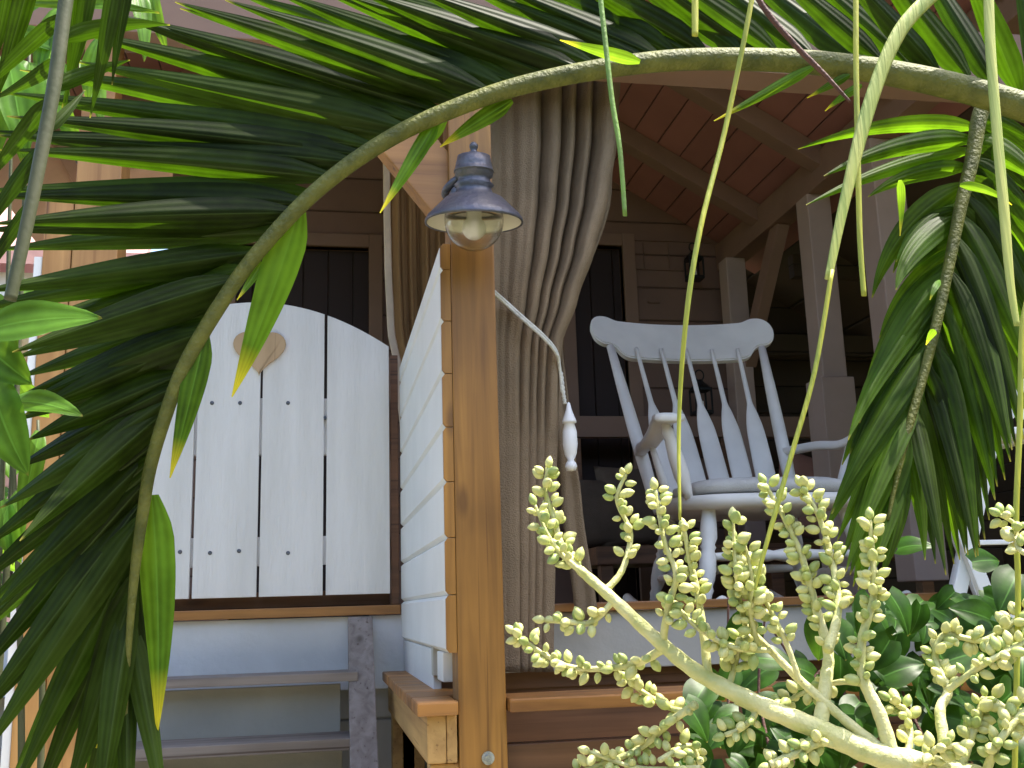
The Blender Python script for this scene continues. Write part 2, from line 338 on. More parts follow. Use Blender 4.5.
# rear wall with two openings
def wallbox(bm, x0, x1, z0, z1, y0=YB, y1=YB+.12): box(bm, (x0, y0, z0), (x1, y1, z1), 0)
dA0, dA1 = xat(236, 300, YB), xat(369, 300, YB); zA = zat(330, 247, YB)
dB0, dB1 = xat(575, 330, YB), xat(626, 330, YB); zB = zat(605, 246, YB)
w = B()
XL = -1.25; XWL = xat(168, 300, YB)
wallbox(w, XWL, dA0, DZ, 4.6); wallbox(w, dA0, dA1, zA, 4.6); wallbox(w, dA1, dB0, DZ, 4.6)
wallbox(w, dB0, dB1, zB, 4.6); wallbox(w, dB1, XE+.05, DZ, 4.6)
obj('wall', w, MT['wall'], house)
w = B(); wallbox(w, XE+.05, 6.0, .1, 4.0, YB+.3, YB+.42); obj('shed_wall', w, MT['dark_wall'], house)
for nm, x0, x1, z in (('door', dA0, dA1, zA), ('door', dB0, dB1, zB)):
    w = B(); box(w, (x0-.005, YB+.06, DZ), (x1+.005, YB+.10, z+.005), 0); d = obj(nm, w, MT['dark_door'], house)  # near-black slab stands in for the unlit depth of the opening
    w = B(); t = .07
    box(w, (x0-t, YB-.025, DZ), (x0, YB+.05, z+t)); box(w, (x1, YB-.025, DZ), (x1+t, YB+.05, z+t)); box(w, (x0+.001, YB-.024, z), (x1-.001, YB+.05, z+t-.002))
    obj('door_frame', w, MT['trim'], d)
# window trims / small shutters on the pale wall
w = B()
for px0, px1, py0, py1 in ((627, 712, 239, 243), (627, 690, 268, 271), (643, 645, 243, 268), (668, 670, 243, 268), (648, 660, 300, 303)):
    a = at(px0, py0, YB-.01); c = at(px1, py1, YB-.01); box(w, (a.x, YB-.012, c.z), (c.x, YB+.0, a.z), .002)
obj('wall_batten', w, MT['wall'], house)
# ceiling: two slopes
def slope(x): return ZE+(XE-x)*SL if x > XR else ZR-(XR-x)*SL
def sheet(bm, x0, x1, y0, y1, th=.03, up=0.0):
    vs = []
    for (x, y) in ((x0, y0), (x1, y0), (x1, y1), (x0, y1)):
        vs.append(bm.verts.new((x, y, slope(x)+up)))
    ws = [bm.verts.new(v.co+Vector((0, 0, th))) for v in vs]
    bm.faces.new(vs[::-1]); bm.faces.new(ws)
    for i in range(4): bm.faces.new((vs[i], vs[(i+1) % 4], ws[(i+1) % 4], ws[i]))
YEV = 1.80
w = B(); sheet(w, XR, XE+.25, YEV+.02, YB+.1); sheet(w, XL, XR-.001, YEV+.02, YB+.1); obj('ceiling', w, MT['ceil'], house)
w = B(); sheet(w, XR, XE+1.6, YEV, YB+.6, .05, .034); obj('roof', w, MT['dark_wall'], house)
w = B(); sheet(w, XL-.3, XR-.001, YEV, YB+.6, .05, .034); obj('roof', w, MT['roofing'], house)
nrm = Vector((SL, 0, 1)).normalized()
for y in (2.75, 3.45, 4.15, 4.85):
    w = B(); dn = -nrm*.045
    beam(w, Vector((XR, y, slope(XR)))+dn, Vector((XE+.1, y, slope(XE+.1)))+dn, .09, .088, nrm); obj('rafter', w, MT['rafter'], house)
    w = B(); n2 = Vector((-SL, 0, 1)).normalized(); dn = -n2*.045
    beam(w, Vector((XL, y, slope(XL)))+dn, Vector((XR, y, slope(XR)))+dn, .09, .088, n2); obj('rafter', w, MT['rafter'], house)
# eave beam on the right, with posts and braces
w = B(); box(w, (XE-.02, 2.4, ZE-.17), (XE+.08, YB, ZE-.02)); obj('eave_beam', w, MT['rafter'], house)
def col_at(px, py, wpx, name='column', zb=None, mat='column', Yc=None):
    # find Y so that the column stands under the eave beam
    lo, hi = 2.0, 6.5
    for _ in range(40):
        m = (lo+hi)/2
        if xat(px, py, m) < XE+.03: lo = m
        else: hi = m
    Y = Yc or lo; X = xat(px, py, Y); hw = wpx/F*Y/2*1.02
    w = B(); box(w, (X-hw, Y-hw, zb if zb is not None else DZ), (X+hw, Y+hw, ZE-.171), .006)
    return obj(name, w, MT[mat], house), X, Y, hw
c1, x1_, y1_, h1_ = col_at(896, 330, 38, zb=zat(915, 578, 3.0))
c2, x2_, y2_, h2_ = col_at(822, 300, 28)
c3, x3_, y3_, h3_ = col_at(733, 280, 22, Yc=5.2)
print('columns', (x1_, y1_, h1_), (x2_, y2_, h2_), (x3_, y3_, h3_))
w = B(); box(w, (x2_-h2_*1.35, y2_-h2_*1.35, DZ), (x2_+h2_*1.35, y2_+h2_*1.35, zat(830, 380, y2_)), .006); obj('column_base', w, MT['column'], c2)
for (yy, sgn) in ((y3_, -1),):
    w = B(); beam(w, (XE+.03, yy+sgn*.02, ZE-.75), (XE+.03, yy+sgn*.55, ZE-.15), .06, .09); obj('brace', w, MT['rafter'], house)
# lean-to framing beyond the eave (dark)
for k, (z, y) in enumerate(((ZE-.35, 4.9), (ZE-.1, 4.3), (ZE-.62, 5.5))):
    w = B(); box(w, (XE+.2, y, z), (5.5, y+.06, z+.12)); obj('lean_to_rail', w, MT['dark_wall'], house)
# porch floor and its front edges
w = B()
box(w, (X_panel+.03, YP+.36, DZ-.12), (XE+.2, YB, DZ), 0)
box(w, (XG0-1.2, YG+.055, DZ-.12), (X_panel+.028, YB, DZ), 0)
obj('porch_floor', w, MT['deck_dark'], house)
zb_par = zat(450, 653, YP+.02)-.002
YK = YP+.32                                   # front kerb of the porch
xk1 = xat(950, 610, YK)
zk = zat(900, 602, YK)
w = B(); box(w, (X_post0-.02, YK, zat(900, 633, YK)-.06), (xk1, YK+.03, zk)); obj('fascia', w, MT['grey_paint'], house)
w = B(); box(w, (X_post0-.02, YK-.015, zk+.001), (xk1+.01, YK+.06, zk+.022)); obj('kerb_board', w, MT['deck'], house)
w = B(); box(w, (X_panel+.008, YK+.03, DZ-.15), (X_panel+.028, YG-.03, zb_par)); obj('fascia', w, MT['white_dirty'], house)
# front header beam
w = B(); box(w, (X_post0-1.2, YP+.002, Z_beam), (XE+.08, YP+.10, Z_beam+.16)); obj('header_beam', w, MT['trim'], house)
# gate side: sill, white fascia, base boards
zs = zat(300, 617, YG-.03); gz_low = zat(260, 592, YG)
w = B(); box(w, (XG0-.03, YG-.05, zs), (X_panel-.002, YG+.05, zs+.03)); obj('sill', w, MT['deck'], house)
w = B(); box(w, (XG0-1.0, YG-.02, zs-.235), (X_panel+.3, YG+.01, zs-.003)); obj('fascia', w, MT['white_dirty'], house)
w = B(); box(w, (-2.0, YG+.012, 0), (X_panel+.4, YG+.05, zs-.1), 0); obj('base_wall', w, MT['base'], house)
w = B(); box(w, (X_post1, YK+.05, 0), (XE+.2, YK+.09, zat(900, 633, YK)-.03), 0); obj('base_wall', w, MT['deck_dark'], house)  # base boards coloured dark, the shade under the deck put into the colour
w = B(); box(w, (XG0-.02, YG+.056, zs+.03), (XG1+.004, YG+.08, gz_low)); obj('threshold', w, MT['deck_dark'], house)  # dark board added to put shade into the gap under the gate
# door-side jamb beside gate
w = B(); box(w, (XG1+.006, YG+.0, zs+.03), (X_panel-.002, YG+.05, zat(395, 355, YG))); obj('jamb', w, MT['deck_dark'], house)
w = B(); box(w, (XE+1.75, 3.4, 0), (XE+1.85, YB+.3, 3.6), 0); obj('shed_wall', w, MT['dark_wall'], house)
# ------------------------------------------------------------------ posts
post = empty('timber_post', (X_post0+.05, YP+.05, 0), 'honey brown square timber post carrying the zinc lamp beside the curtain', 'post')
w = B(); box(w, (X_post0, YP, 0), (X_post1, YP+.10, Z_beam-.001), .004); obj('shaft', w, MT['post_wood'], post)
bc = at(488, 758, YP)
w = B(); tube(w, [bc+Vector((0, .003, 0)), bc+Vector((0, -.003, 0))], .0135, 24); tube(w, [bc+Vector((0, -.003, 0)), bc+Vector((0, -.010, 0))], .0085, 6)
obj('bolt', w, MT['bolt'], post)
# knee brace up to the left
w = B(); a = at(458, 210, YP+.05); c = at(378, 112, YP+.05); d = (c-a).normalized()
beam(w, a, a+d*.46, .06, .125, Vector((0, -1, 0)).cross(d)); obj('knee_brace', w, MT['post_wood_x'], post)
# left pair of timbers
Xl0 = xat(63, 400, YP); 
lp = empty('timber_post', (Xl0+.05, YP+.05, 0), 'pale double timber post with white edge board at the far left of the porch', 'post')
w = B(); box(w, (Xl0, YP, 0), (Xl0+.094, YP+.10, zat(80, 142, YP)), .004); obj('shaft', w, MT['post_pale'], lp)
w = B(); box(w, (Xl0-.060, YP+.004, 0), (Xl0-.002, YP+.06, zat(50, 185, YP)), .004); obj('side_timber', w, MT['post_pale'], lp)
w = B(); box(w, (Xl0-.078, YP+.01, 0), (Xl0-.061, YP+.07, zat(35, 255, YP)), .002); obj('edge_board', w, MT['white'], lp)
w = B(); box(w, (Xl0-.02, YP-.01, zat(80, 142, YP)+.001), (Xl0+.11, YP+.14, zat(80, 142, YP)+.03)); box(w, (Xl0, YP+.01, zat(80, 142, YP)+.031), (Xl0+.07, YP+.09, Z_beam+.3)); obj('cap', w, MT['post_wood_x'], lp)
# ------------------------------------------------------------------ side parapet of white cladding
zt, zb = zat(444, 246, YP+.02), zat(450, 653, YP+.02)
par = empty('side_parapet', (X_panel, 2.9, zb), 'low white boarded side wall running back from the lamp post to the gate', 'wall')
w = B(); w2 = B(); nb = 7; ph = zt-zb; edges = [zt, zt-.098]
pitch = .1215
z = zb
bz = []
while z < zt-.01:
    z2 = min(z+pitch, zt); bz.append((z, z2)); z = z2
for (a, c) in bz:
    poly_y0, poly_y1 = YP+.012, YG-.052
    t = .022; gsz = .009
    prof = [(X_panel+gsz, a+.0005), (X_panel+.024, a+.0005), (X_panel+.024, c-.0005), (X_panel+gsz, c-.0005), (X_panel, c-gsz), (X_panel, a+gsz)]
    prism(w, prof, poly_y0, poly_y1, 0)
    prism(w2, [(X_panel+gsz-.002, a+.0008), (X_panel+.0235, a+.0008), (X_panel+.0235, c-.0008), (X_panel+gsz-.002, c-.0008), (X_panel+.001, c-gsz), (X_panel+.001, a+gsz)], YP+.002, YP+.0115, .001)
obj('cladding', w, MT['white'], par); obj('board_end', w2, MT['post_wood'], par)
w = B(); box(w, (X_panel+.0245, YG-.35, zb+.02), (X_panel+.07, YG-.30, zt-.02)); box(w, (X_panel+.0245, YP+.8, zb+.02), (X_panel+.07, YP+.85, zt-.02)); obj('stud', w, MT['deck_dark'], par)
w = B(); a = at(452, 655, YP+.08); box(w, (X_panel+.004, YP+.11, LZ+.012), (X_panel+.06, YP+.22, zb-.002)); obj('lower_batten', w, MT['white'], par)
# ------------------------------------------------------------------ gate
gate = empty('garden_gate', ((XG0+XG1)/2, YG, zs), 'white four plank gate with a rounded top and a wooden heart', 'gate')
gz0 = zat(260, 597, YG)
def arc_z(px):  # top edge of the gate in the picture
    t = abs(px-252)/137.0
    return zat(px, 304+44*t**2.0, YG)
edges_px = [(153.5, 193.5), (196.5, 259.0), (261.5, 323.5), (326.5, 389)]
for k, (pa, pb) in enumerate(edges_px):
    xa, xb = xat(pa, 470, YG), xat(pb, 470, YG)
    top = [(xat(pa+(pb-pa)*i/8, 470, YG), arc_z(pa+(pb-pa)*i/8)) for i in range(9)]
    poly = [(xa, gz0), (xb, gz0)] + top[::-1]
    w = B(); prism(w, poly, YG-.022, YG, .002); pk = obj('plank', w, MT['gate_white'], gate)
for (ya, yb) in ((398, 455), (537, 566)):
    w = B(); box(w, (XG0, YG+.001, zat(260, yb, YG)), (XG1-.004, YG+.03, zat(260, ya, YG))); obj('rail', w, MT['white'], gate)
for (sx, sy) in ((212, 403), (240, 403), (288, 403), (180, 552), (210, 553), (239, 551), (288, 553), (172, 404)):
    p = at(sx, sy, YG-.022); w = B(); tube(w, [p+Vector((0, .002, 0)), p+Vector((0, -.0025, 0)), p+Vector((0, -.004, 0))], [.0068, .0066, .004], 14)
    obj('bolt', w, MT['steel'], gate, True)
p = at(325, 418, YG-.012); w = B(); tube(w, [p+Vector((0, .01, 0)), p+Vector((0, -.014, 0))], .005, 12); obj('latch', w, MT['steel'], gate)
w = B(); hc = at(260, 352, YG); pts = []
for i in range(48):
    t = 6.2832*i/48; hx = 16*math.sin(t)**3; hz = 13*math.cos(t)-5*math.cos(2*t)-2*math.cos(3*t)-math.cos(4*t)
    pts.append((hc.x+hx*.087/16, hc.z+hz*.0052))
prism(w, pts, YG-.034, YG-.0225, .0015); obj('heart', w, MT['heart'], gate)
# ------------------------------------------------------------------ stairs
st = empty('wooden_steps', (-.2, 3.4, 0), 'weathered grey open wooden steps leading up to the white gate', 'stairs')
def stringer(px_top, px_bot):
    a = at(px_top, 622, YG-.045); c = at(px_bot, 768, 3.15); d = (c-a); 
    c = a + d*((a.z-.0)/(a.z-c.z)) 
    w = B(); beam(w, a, c, .078, .05, Vector((0, 1, 0))); obj('stringer', w, MT['grey_wood_z'], st)
    return a, c
a, c = stringer(360, 364)
dxs = xat(150, 700, 3.4)-.52
w = B(); off = Vector((dxs-a.x-.3, 0, 0)); beam(w, a+off, c+off, .078, .05, Vector((0, 1, 0))); obj('stringer', w, MT['grey_wood_z'], st)
for (pyt, pyb, Yf, dp) in ((672, 681, 3.34, .17), (738, 750, 3.20, .20), (815, 828, 3.06, .20), (900, 914, 2.93, .20)):
    zt_, zb_ = zat(356, pyt, Yf), zat(356, pyb, Yf)
    x1 = xat(358 if pyt < 700 else 361, pyt, Yf)
    w = B(); box(w, (dxs-.3, Yf, zb_), (x1, Yf+dp, zt_), .003); obj('tread', w, MT['grey_wood'], st)
    w = B(); box(w, (dxs-.28, Yf+dp*.55, zb_-.16), (x1-.05, Yf+dp*.55+.018, zb_-.012), .002); obj('riser', w, MT['grey_paint'], st)
# ------------------------------------------------------------------ low platform (deck step)
plat = empty('low_deck', (X_post0-.02, YP, 0), 'brown timber low deck around the foot of the lamp post', 'deck')
zp = zat(440, 701, YP+.0)          # top surface
xl = xat(417, 703, YP-.02)
ys = [YP-.025, YP+.13, YP+.285, YP+.44, YP+.595, YP+.75, YP+.905, YP+1.06]
LEFT = lambda y: xl
for i, y in enumerate(ys):
    y1 = y+.15
    if i == 0:
        segs = [(xl-.0, X_post0-.003), (X_post1+.003, 3.4)]
    elif y < YK-.2: segs = [(xl, 3.4)]
    else: segs = [(xl, X_post0+.1)]
    for s0, s1 in segs:
        w = B(); yy1 = y1
        if i == 0: yy1 = YP+.125
        box(w, (s0, y, zp-.028), (s1, min(yy1, YG-.03), zp), .004); obj('deck_board', w, MT['deck'], plat)
w = B(); box(w, (xl+.022, YP-.0, zp-.125), (xl+.062, YG-.03, zp-.029)); obj('side_joist', w, MT['deck_pale'], plat)
w = B(); box(w, (xl+.063, YP+.0, zp-.125), (X_post0-.004, YP+.04, zp-.029)); obj('front_joist', w, MT['deck_pale'], plat)
w = B(); box(w, (X_post1+.004, YP+.05, zp-.165), (3.4, YP+.09, zp-.10)); obj('front_rail', w, MT['deck_dark'], plat)
w = B(); box(w, (X_post1+.004, YP+.02, zp-.30), (3.4, YP+.05, zp-.19)); obj('front_rail', w, MT['deck'], plat)
for x in (xl+.03, X_post0-.03, 1.2, 2.2, 3.3):
    w = B(); box(w, (x, YP+.02, 0), (x+.035 if x < .3 else x+.07, YP+.09, zp-.128 if x < .3 else zp-.31)); obj('leg', w, MT['deck_pale'], plat)
for x in (xl+.03, X_post0-.03):
    w = B(); box(w, (x, YG-.12, 0), (x+.07, YG-.05, zp-.13)); obj('leg', w, MT['deck_pale'], plat)
# ------------------------------------------------------------------ lamp
lc = at(474, 214, YP-.13)
kpx = (YP-.13)*1.03/F                           # metres per pixel there
lamp = empty('wall_lamp', lc, 'aged zinc barn lamp with a clear globe fixed to the timber post', 'lamp')
def Lp(r): return r*kpx
w = B(); lathe(w, [(0, 62*kpx), (Lp(17), 61*kpx), (Lp(19), 52*kpx), (Lp(20), 40*kpx), (Lp(17), 38*kpx), (Lp(17), 34*kpx), (Lp(21), 30*kpx), (Lp(18), 27*kpx), (Lp(20), 21*kpx),
   (Lp(30), 16*kpx), (Lp(40), 6*kpx), (Lp(48), -2*kpx), (Lp(51), -7*kpx), (Lp(51), -10*kpx), (Lp(49.6), -9.5*kpx), (Lp(47), -4*kpx), (Lp(38), 3*kpx), (Lp(28), 11*kpx)], lc, 56)
obj('shade', w, MT['zinc'], lamp, True)
w = B(); lathe(w, [(Lp(49), -9.2*kpx), (Lp(46), -5*kpx), (Lp(37.5), 2.0*kpx), (Lp(26), 9.5*kpx), (0, 10*kpx)], lc, 56); obj('reflector', w, MT['enamel'], lamp, True)
w = B(); prof = [(Lp(20.5), 44*kpx)]
for i in range(9):
    a = i/8*math.pi/2; prof.append((Lp(19.5)*math.cos(a)+Lp(.3), (46+20*math.sin(a))*kpx))
prof = [(Lp(17), 43.5*kpx), (Lp(20.8), 44*kpx), (Lp(20.8), 46*kpx)]+prof[1:-1]+[(Lp(4), 66*kpx), (Lp(3), 68*kpx), (Lp(4.4), 70*kpx), (Lp(4.6), 73*kpx), (Lp(2.6), 76*kpx), (0, 77*kpx)]
lathe(w, prof, lc, 40); obj('cap', w, MT['zinc'], lamp, True)
w = B(); prof = []
for i in range(11):
    a = i/10*math.pi/2; prof.append((Lp(30)*math.cos(a) if i < 10 else 0, (-7-31*math.sin(a))*kpx))
lathe(w, [(Lp(29), 4*kpx)]+prof, lc, 48); o = obj('glass_globe', w, MT['glass'], lamp, True)
md = o.modifiers.new('s', 'SOLIDIFY'); md.thickness = .002
w = B(); prof = [(0, 6*kpx), (Lp(7), 5*kpx), (Lp(8), -6*kpx)]
for i in range(9):
    a = -.6+i/8*(math.pi/2+.6); prof.append((Lp(12.5)*math.cos(a) if i < 8 else 0, (-15-12.5*math.sin(a))*kpx))
lathe(w, prof, lc, 32); obj('bulb', w, MT['bulb'], lamp, True)
w = B(); p0 = lc+Vector((-.01, 0, 36*kpx)); p1 = lc+Vector((-.055, .03, 30*kpx)); p2 = lc+Vector((-.05, .085, .06)); p3 = Vector((X_post0+.03, YP-.004, lc.z+.075))
tube(w, smooth_pts([tuple(p0), tuple((p0+p1)/2+Vector((0, 0, .012))), tuple(p1), tuple(p2), tuple(p3)], 6), .009, 10); tube(w, [p3+Vector((0, .004, 0)), p3+Vector((0, -.008, 0))], .03, 24)
obj('bracket', w, MT['zinc'], lamp, True)
lamp.rotation_euler = (R(7), 0, 0)
# ------------------------------------------------------------------ curtains
def lerp_tab(tab, y):
    for (a, va), (b, vb) in zip(tab, tab[1:]):
        if y <= b: t = max(0, (y-a)/(b-a)); t2 = t*t*(3-2*t); return va+(vb-va)*(.5*t+.5*t2)
    return tab[-1][1]
cur = empty('canvas_curtain', at(545, 75, YP+.2), 'taupe canvas curtain gathered and tied back beside the timber post', 'curtain')
Lt = [(60, 484), (250, 489), (350, 491), (450, 493), (600, 496), (672, 498)]
Rt = [(60, 619), (140, 616), (200, 607), (250, 594), (300, 577), (345, 561), (400, 558), (500, 556), (672, 553)]
w = B(); NU, NV = 300, 70; YC = YP+.20; grid = []
def fold(u, t):
    ph = u*26+5.0*math.sin(u*5.6+2.4+.3*t)+.6*t
    s = -(abs(math.sin(ph*.5))**.6*2-1)*.75+math.sin(u*61+2+t)*.05+.35*math.sin(u*11+t)
    return s
for j in range(NV+1):
    t = j/NV; y = 60+t*612; row = []
    L_, R_ = lerp_tab(Lt, y), lerp_tab(Rt, y)
    amp = .052*(1-.5*math.exp(-((y-345)/70)**2)) * (1.0 if y < 330 else 1.0-.90*min(1, (y-330)/110))
    for i in range(NU+1):
        u = i/NU
        uw = u
        yy = y if j < NV else 672
        p = at(L_+(R_-L_)*uw, yy, YC)
        row.append(w.verts.new(p+Vector((0, fold(u, t)*amp, 0))))
    grid.append(row)
for j in range(NV):
    for i in range(NU): w.faces.new((grid[j][i], grid[j][i+1], grid[j+1][i+1], grid[j+1][i]))
o = obj('cloth', w, MT['curtain'], cur, True); md = o.modifiers.new('s', 'SOLIDIFY'); md.thickness = .002
w = B(); grid = []; 
Lh = [(60, 590), (200, 585), (345, 548), (420, 552), (500, 562), (620, 576)]; Rh = [(60, 622), (200, 611), (345, 562), (420, 570), (500, 581), (620, 597)]
for j in range(51):
    t = j/50; y = 60+t*560
    row = [w.verts.new(at(lerp_tab(Lh, y)+(lerp_tab(Rh, y)-lerp_tab(Lh, y))*i/10, y, YC+.055)+Vector((0, .006*math.sin(i*.9+t*3), 0))) for i in range(11)]
    grid.append(row)
for j in range(50):
    for i in range(10): w.faces.new((grid[j][i], grid[j][i+1], grid[j+1][i+1], grid[j+1][i]))
o = obj('hem', w, MT['curtain'], cur, True); md = o.modifiers.new('s', 'SOLIDIFY'); md.thickness = .003
w = B(); tube(w, [(X_post1+.005, YC+.02, zat(545, 57, YC)), (2.1, YC+.02, zat(545, 57, YC))], .012, 12); tag(obj('curtain_rod', w, MT['black']), 'black rod behind the porch header beam from which the curtain hangs', 'curtain rod')
# tieback cord with wooden tassel
tb = empty('curtain_tieback', at(490, 289, YC-.05), 'cream cord tieback with a turned white wooden tassel', 'tieback')
w = B(); pts = smooth_pts([tuple(at(*q)) for q in ((489, 287, YP+.08), (505, 301, YC-.04), (525, 319, YC-.055), (543, 335, YC-.055), (556, 351, YC-.04), (560, 370, YC-.02), (562, 392, YC-.015))], 6)
tube(w, pts, .0042, 8); pts2 = [p+Vector((0, -.004, -.009)) for p in pts[:26]]; tube(w, pts2, .0036, 8); obj('cord', w, MT['cord'], tb, True)
w = B()
pts = smooth_pts([tuple(at(*q)) for q in ((561, 372, YC-.015), (563, 390, YC-.015), (565, 404, YC-.015))], 8)
tube(w, pts, [.004+.0016*(i % 2) for i in range(len(pts))], 8)
obj('twisted_cord', w, MT['cord'], tb, True)
tp = at(570, 440, YC-.015); k2 = YC*1.05/F
w = B(); lathe(w, [(0, 38*k2), (1.5*k2, 37*k2), (3*k2, 30*k2), (7*k2, 19*k2), (7*k2, 17*k2), (5*k2, 16.5*k2), (7*k2, 8*k2), (7.4*k2, -4*k2), (6*k2, -14*k2), (3*k2, -20*k2), (5*k2, -23*k2), (6*k2, -26*k2), (4.5*k2, -30*k2), (0, -31*k2)], tp, 24)
obj('tassel', w, MT['white'], tb, True)
# brown linen curtain behind parapet
YS = 4.3
lin = empty('linen_curtain', at(415, 120, YS), 'brown linen curtain with a cream curved hem hanging left of the timber post', 'curtain')
Ls = [(60, 386), (200, 388), (260, 389), (330, 392), (372, 400), (560, 420)]; Rs = [(60, 470), (400, 470), (560, 470)]
w = B(); grid = []
for j in range(41):
    t = j/40; y = 60+t*480
    grid.append([w.verts.new(at(lerp_tab(Ls, y)+(lerp_tab(Rs, y)-lerp_tab(Ls, y))*i/60, y, YS)+Vector((0, .025*math.sin(i*.62+t)+.01*math.sin(i*1.5), 0))) for i in range(61)])
for j in range(40):
    for i in range(60): w.faces.new((grid[j][i], grid[j][i+1], grid[j+1][i+1], grid[j+1][i]))
o = obj('cloth', w, MT['sheer'], lin, True); md = o.modifiers.new('s', 'SOLIDIFY'); md.thickness = .002
w = B(); pts = [at(lerp_tab(Ls, 60+j*12)-1, 60+j*12, YS-.012) for j in range(40)]; tube(w, pts, .016, 8, .25, Vector((0, 1, 0))); obj('hem', w, MT['hem'], lin, True)
# ------------------------------------------------------------------ rocking chair (local frame: -y is forward)
cc = at(762, 634, 3.08); CX, CY = cc.x, 3.08
rz = R(-1)
chair = empty('rocking_chair', (CX, CY, DZ), 'white painted wooden rocking chair with paddle splats and a rolled top rail', 'chair')
chair.rotation_euler = (0, 0, rz); chair.scale = (1.1, 1.1, 1.1)
def cobj(name, bm, mat=None, smooth=True, parent=chair):
    return obj(name, bm, mat or MT['chair'], parent, smooth, None, True)
def turned(bm, p, q, prof, n=18):
    """turned stick from p to q; prof = [(t, r)]"""
    p, q = Vector(p), Vector(q)
    tube(bm, [p+(q-p)*t for t, r in prof], [r for t, r in prof], n)
SEAT = .338
def bk(t): return Vector((0, .205+.245*t+.03*t*t, SEAT+.60*t))      # back plane centreline, t 0..1
# seat
w = B(); n = 36; out = []
for i in range(n):
    a = 6.2832*i/n; x = .262*math.copysign(abs(math.cos(a))**.55, math.cos(a)); y = .245*math.copysign(abs(math.sin(a))**.55, math.sin(a))
    if y > 0: x *= .90
    out.append((x, y-.01))
rings = []
for (k, z) in ((.90, SEAT-.034), (.985, SEAT-.028), (1.0, SEAT-.012), (.985, SEAT+.002), (.93, SEAT+.004), (.6, SEAT-.004)):
    rings.append([w.verts.new((x*k, y*k, z+.004*math.cos(y*12))) for x, y in out])
for a, b in zip(rings, rings[1:]):
    for i in range(n): w.faces.new((a[i], a[(i+1) % n], b[(i+1) % n], b[i]))
w.faces.new(rings[0][::-1]); w.faces.new(rings[-1]); cobj('seat', w)
# back posts
for s in (-1, 1):
    w = B(); p = Vector((s*.215, .19, SEAT-.01)); q = bk(.93)+Vector((s*.262, 0, 0))
    turned(w, p, q, [(0, .013), (.1, .018), (.3, .0205), (.5, .020), (.75, .017), (1, .0125)]); cobj('back_post', w)
# splats
for k in range(5):
    f = (k-2)/2
    w = B(); p = Vector((f*.145, .20, SEAT)); q = bk(.92)+Vector((f*.175, .012*(1-f*f), 0)); d = q-p
    side = Vector((1, 0, 0)); nn = d.normalized().cross(side).normalized()
    pr = [(0, .012), (.03, .020), (.08, .029), (.16, .033), (.30, .0325), (.46, .029), (.56, .020), (.62, .011), (.66, .0085), (.8, .0075), (1, .0065)]
    pf = smooth_pts([(t, r, 0) for t, r in pr], 3)
    rg = []
    for v in pf:
        c = p+d*v.x; r = v.y; th = .0085 if v.x < .6 else .0078
        rg.append([w.verts.new(c+side*r*math.cos(a)*1.0+nn*min(th, r)*math.sin(a)) for a in [6.2832*i/14 for i in range(14)]])
    for a, b in zip(rg, rg[1:]):
        for i in range(14): w.faces.new((a[i], a[(i+1) % 14], b[(i+1) % 14], b[i]))
    w.faces.new(rg[0][::-1]); w.faces.new(rg[-1]); cobj('splat', w)
# crest rail
tp_ = [(-.335, .02), (-.328, .048), (-.305, .066), (-.27, .068), (-.235, .056), (-.20, .053), (-.10, .049), (0, .048), (.10, .049), (.20, .053), (.235, .056), (.27, .068), (.305, .066), (.328, .048), (.335, .02),
       (.325, -.012), (.30, -.030), (.27, -.034), (.25, -.046), (.232, -.066), (.20, -.078), (.1, -.082), (0, -.083), (-.1, -.082), (-.20, -.078), (-.232, -.066), (-.25, -.046), (-.27, -.034), (-.30, -.030), (-.325, -.012)]
ol = smooth_pts([(x, z, 0) for x, z in tp_+tp_[:1]], 3)[:-1]
w = B(); base = bk(1.0); upv = (bk(1)-bk(.9)).normalized(); nv = Vector((1, 0, 0)).cross(upv)   # nv points backwards-ish
def crest(x, z, o): return base+Vector((x*.95, 0, 0))+upv*(z*1.22)+nv*(o)+Vector((0, .04*(1-(x/.335)**2), 0))
nX = 40
me_f = []; 
t_ = bmesh.new(); fv = [t_.verts.new((v.x, 0, v.y)) for v in ol]; f = t_.faces.new(fv)
r = bmesh.ops.extrude_face_region(t_, geom=[f]); 
for v in r['geom']:
    if isinstance(v, bmesh.types.BMVert): v.co.y = .024
bmesh.ops.recalc_face_normals(t_, faces=t_.faces[:])
bmesh.ops.bevel(t_, geom=[e for e in t_.edges if abs(e.verts[0].co.y-e.verts[1].co.y) < 1e-6], offset=.004, segments=3, affect='EDGES')
bmesh.ops.triangulate(t_, faces=[f for f in t_.faces if len(f.verts) > 4])
for k in range(3): pass
for x in [(-.3+.05*i) for i in range(13)]:
    bmesh.ops.bisect_plane(t_, geom=t_.verts[:]+t_.edges[:]+t_.faces[:], plane_co=(x+.003, 0, 0), plane_no=(1, 0, 0))
for v in t_.verts: v.co = crest(v.co.x, v.co.z, v.co.y-.012)
me = bpy.data.meshes.new('t'); t_.to_mesh(me); t_.free(); w.from_mesh(me); cobj('top_rail', w, None, False)
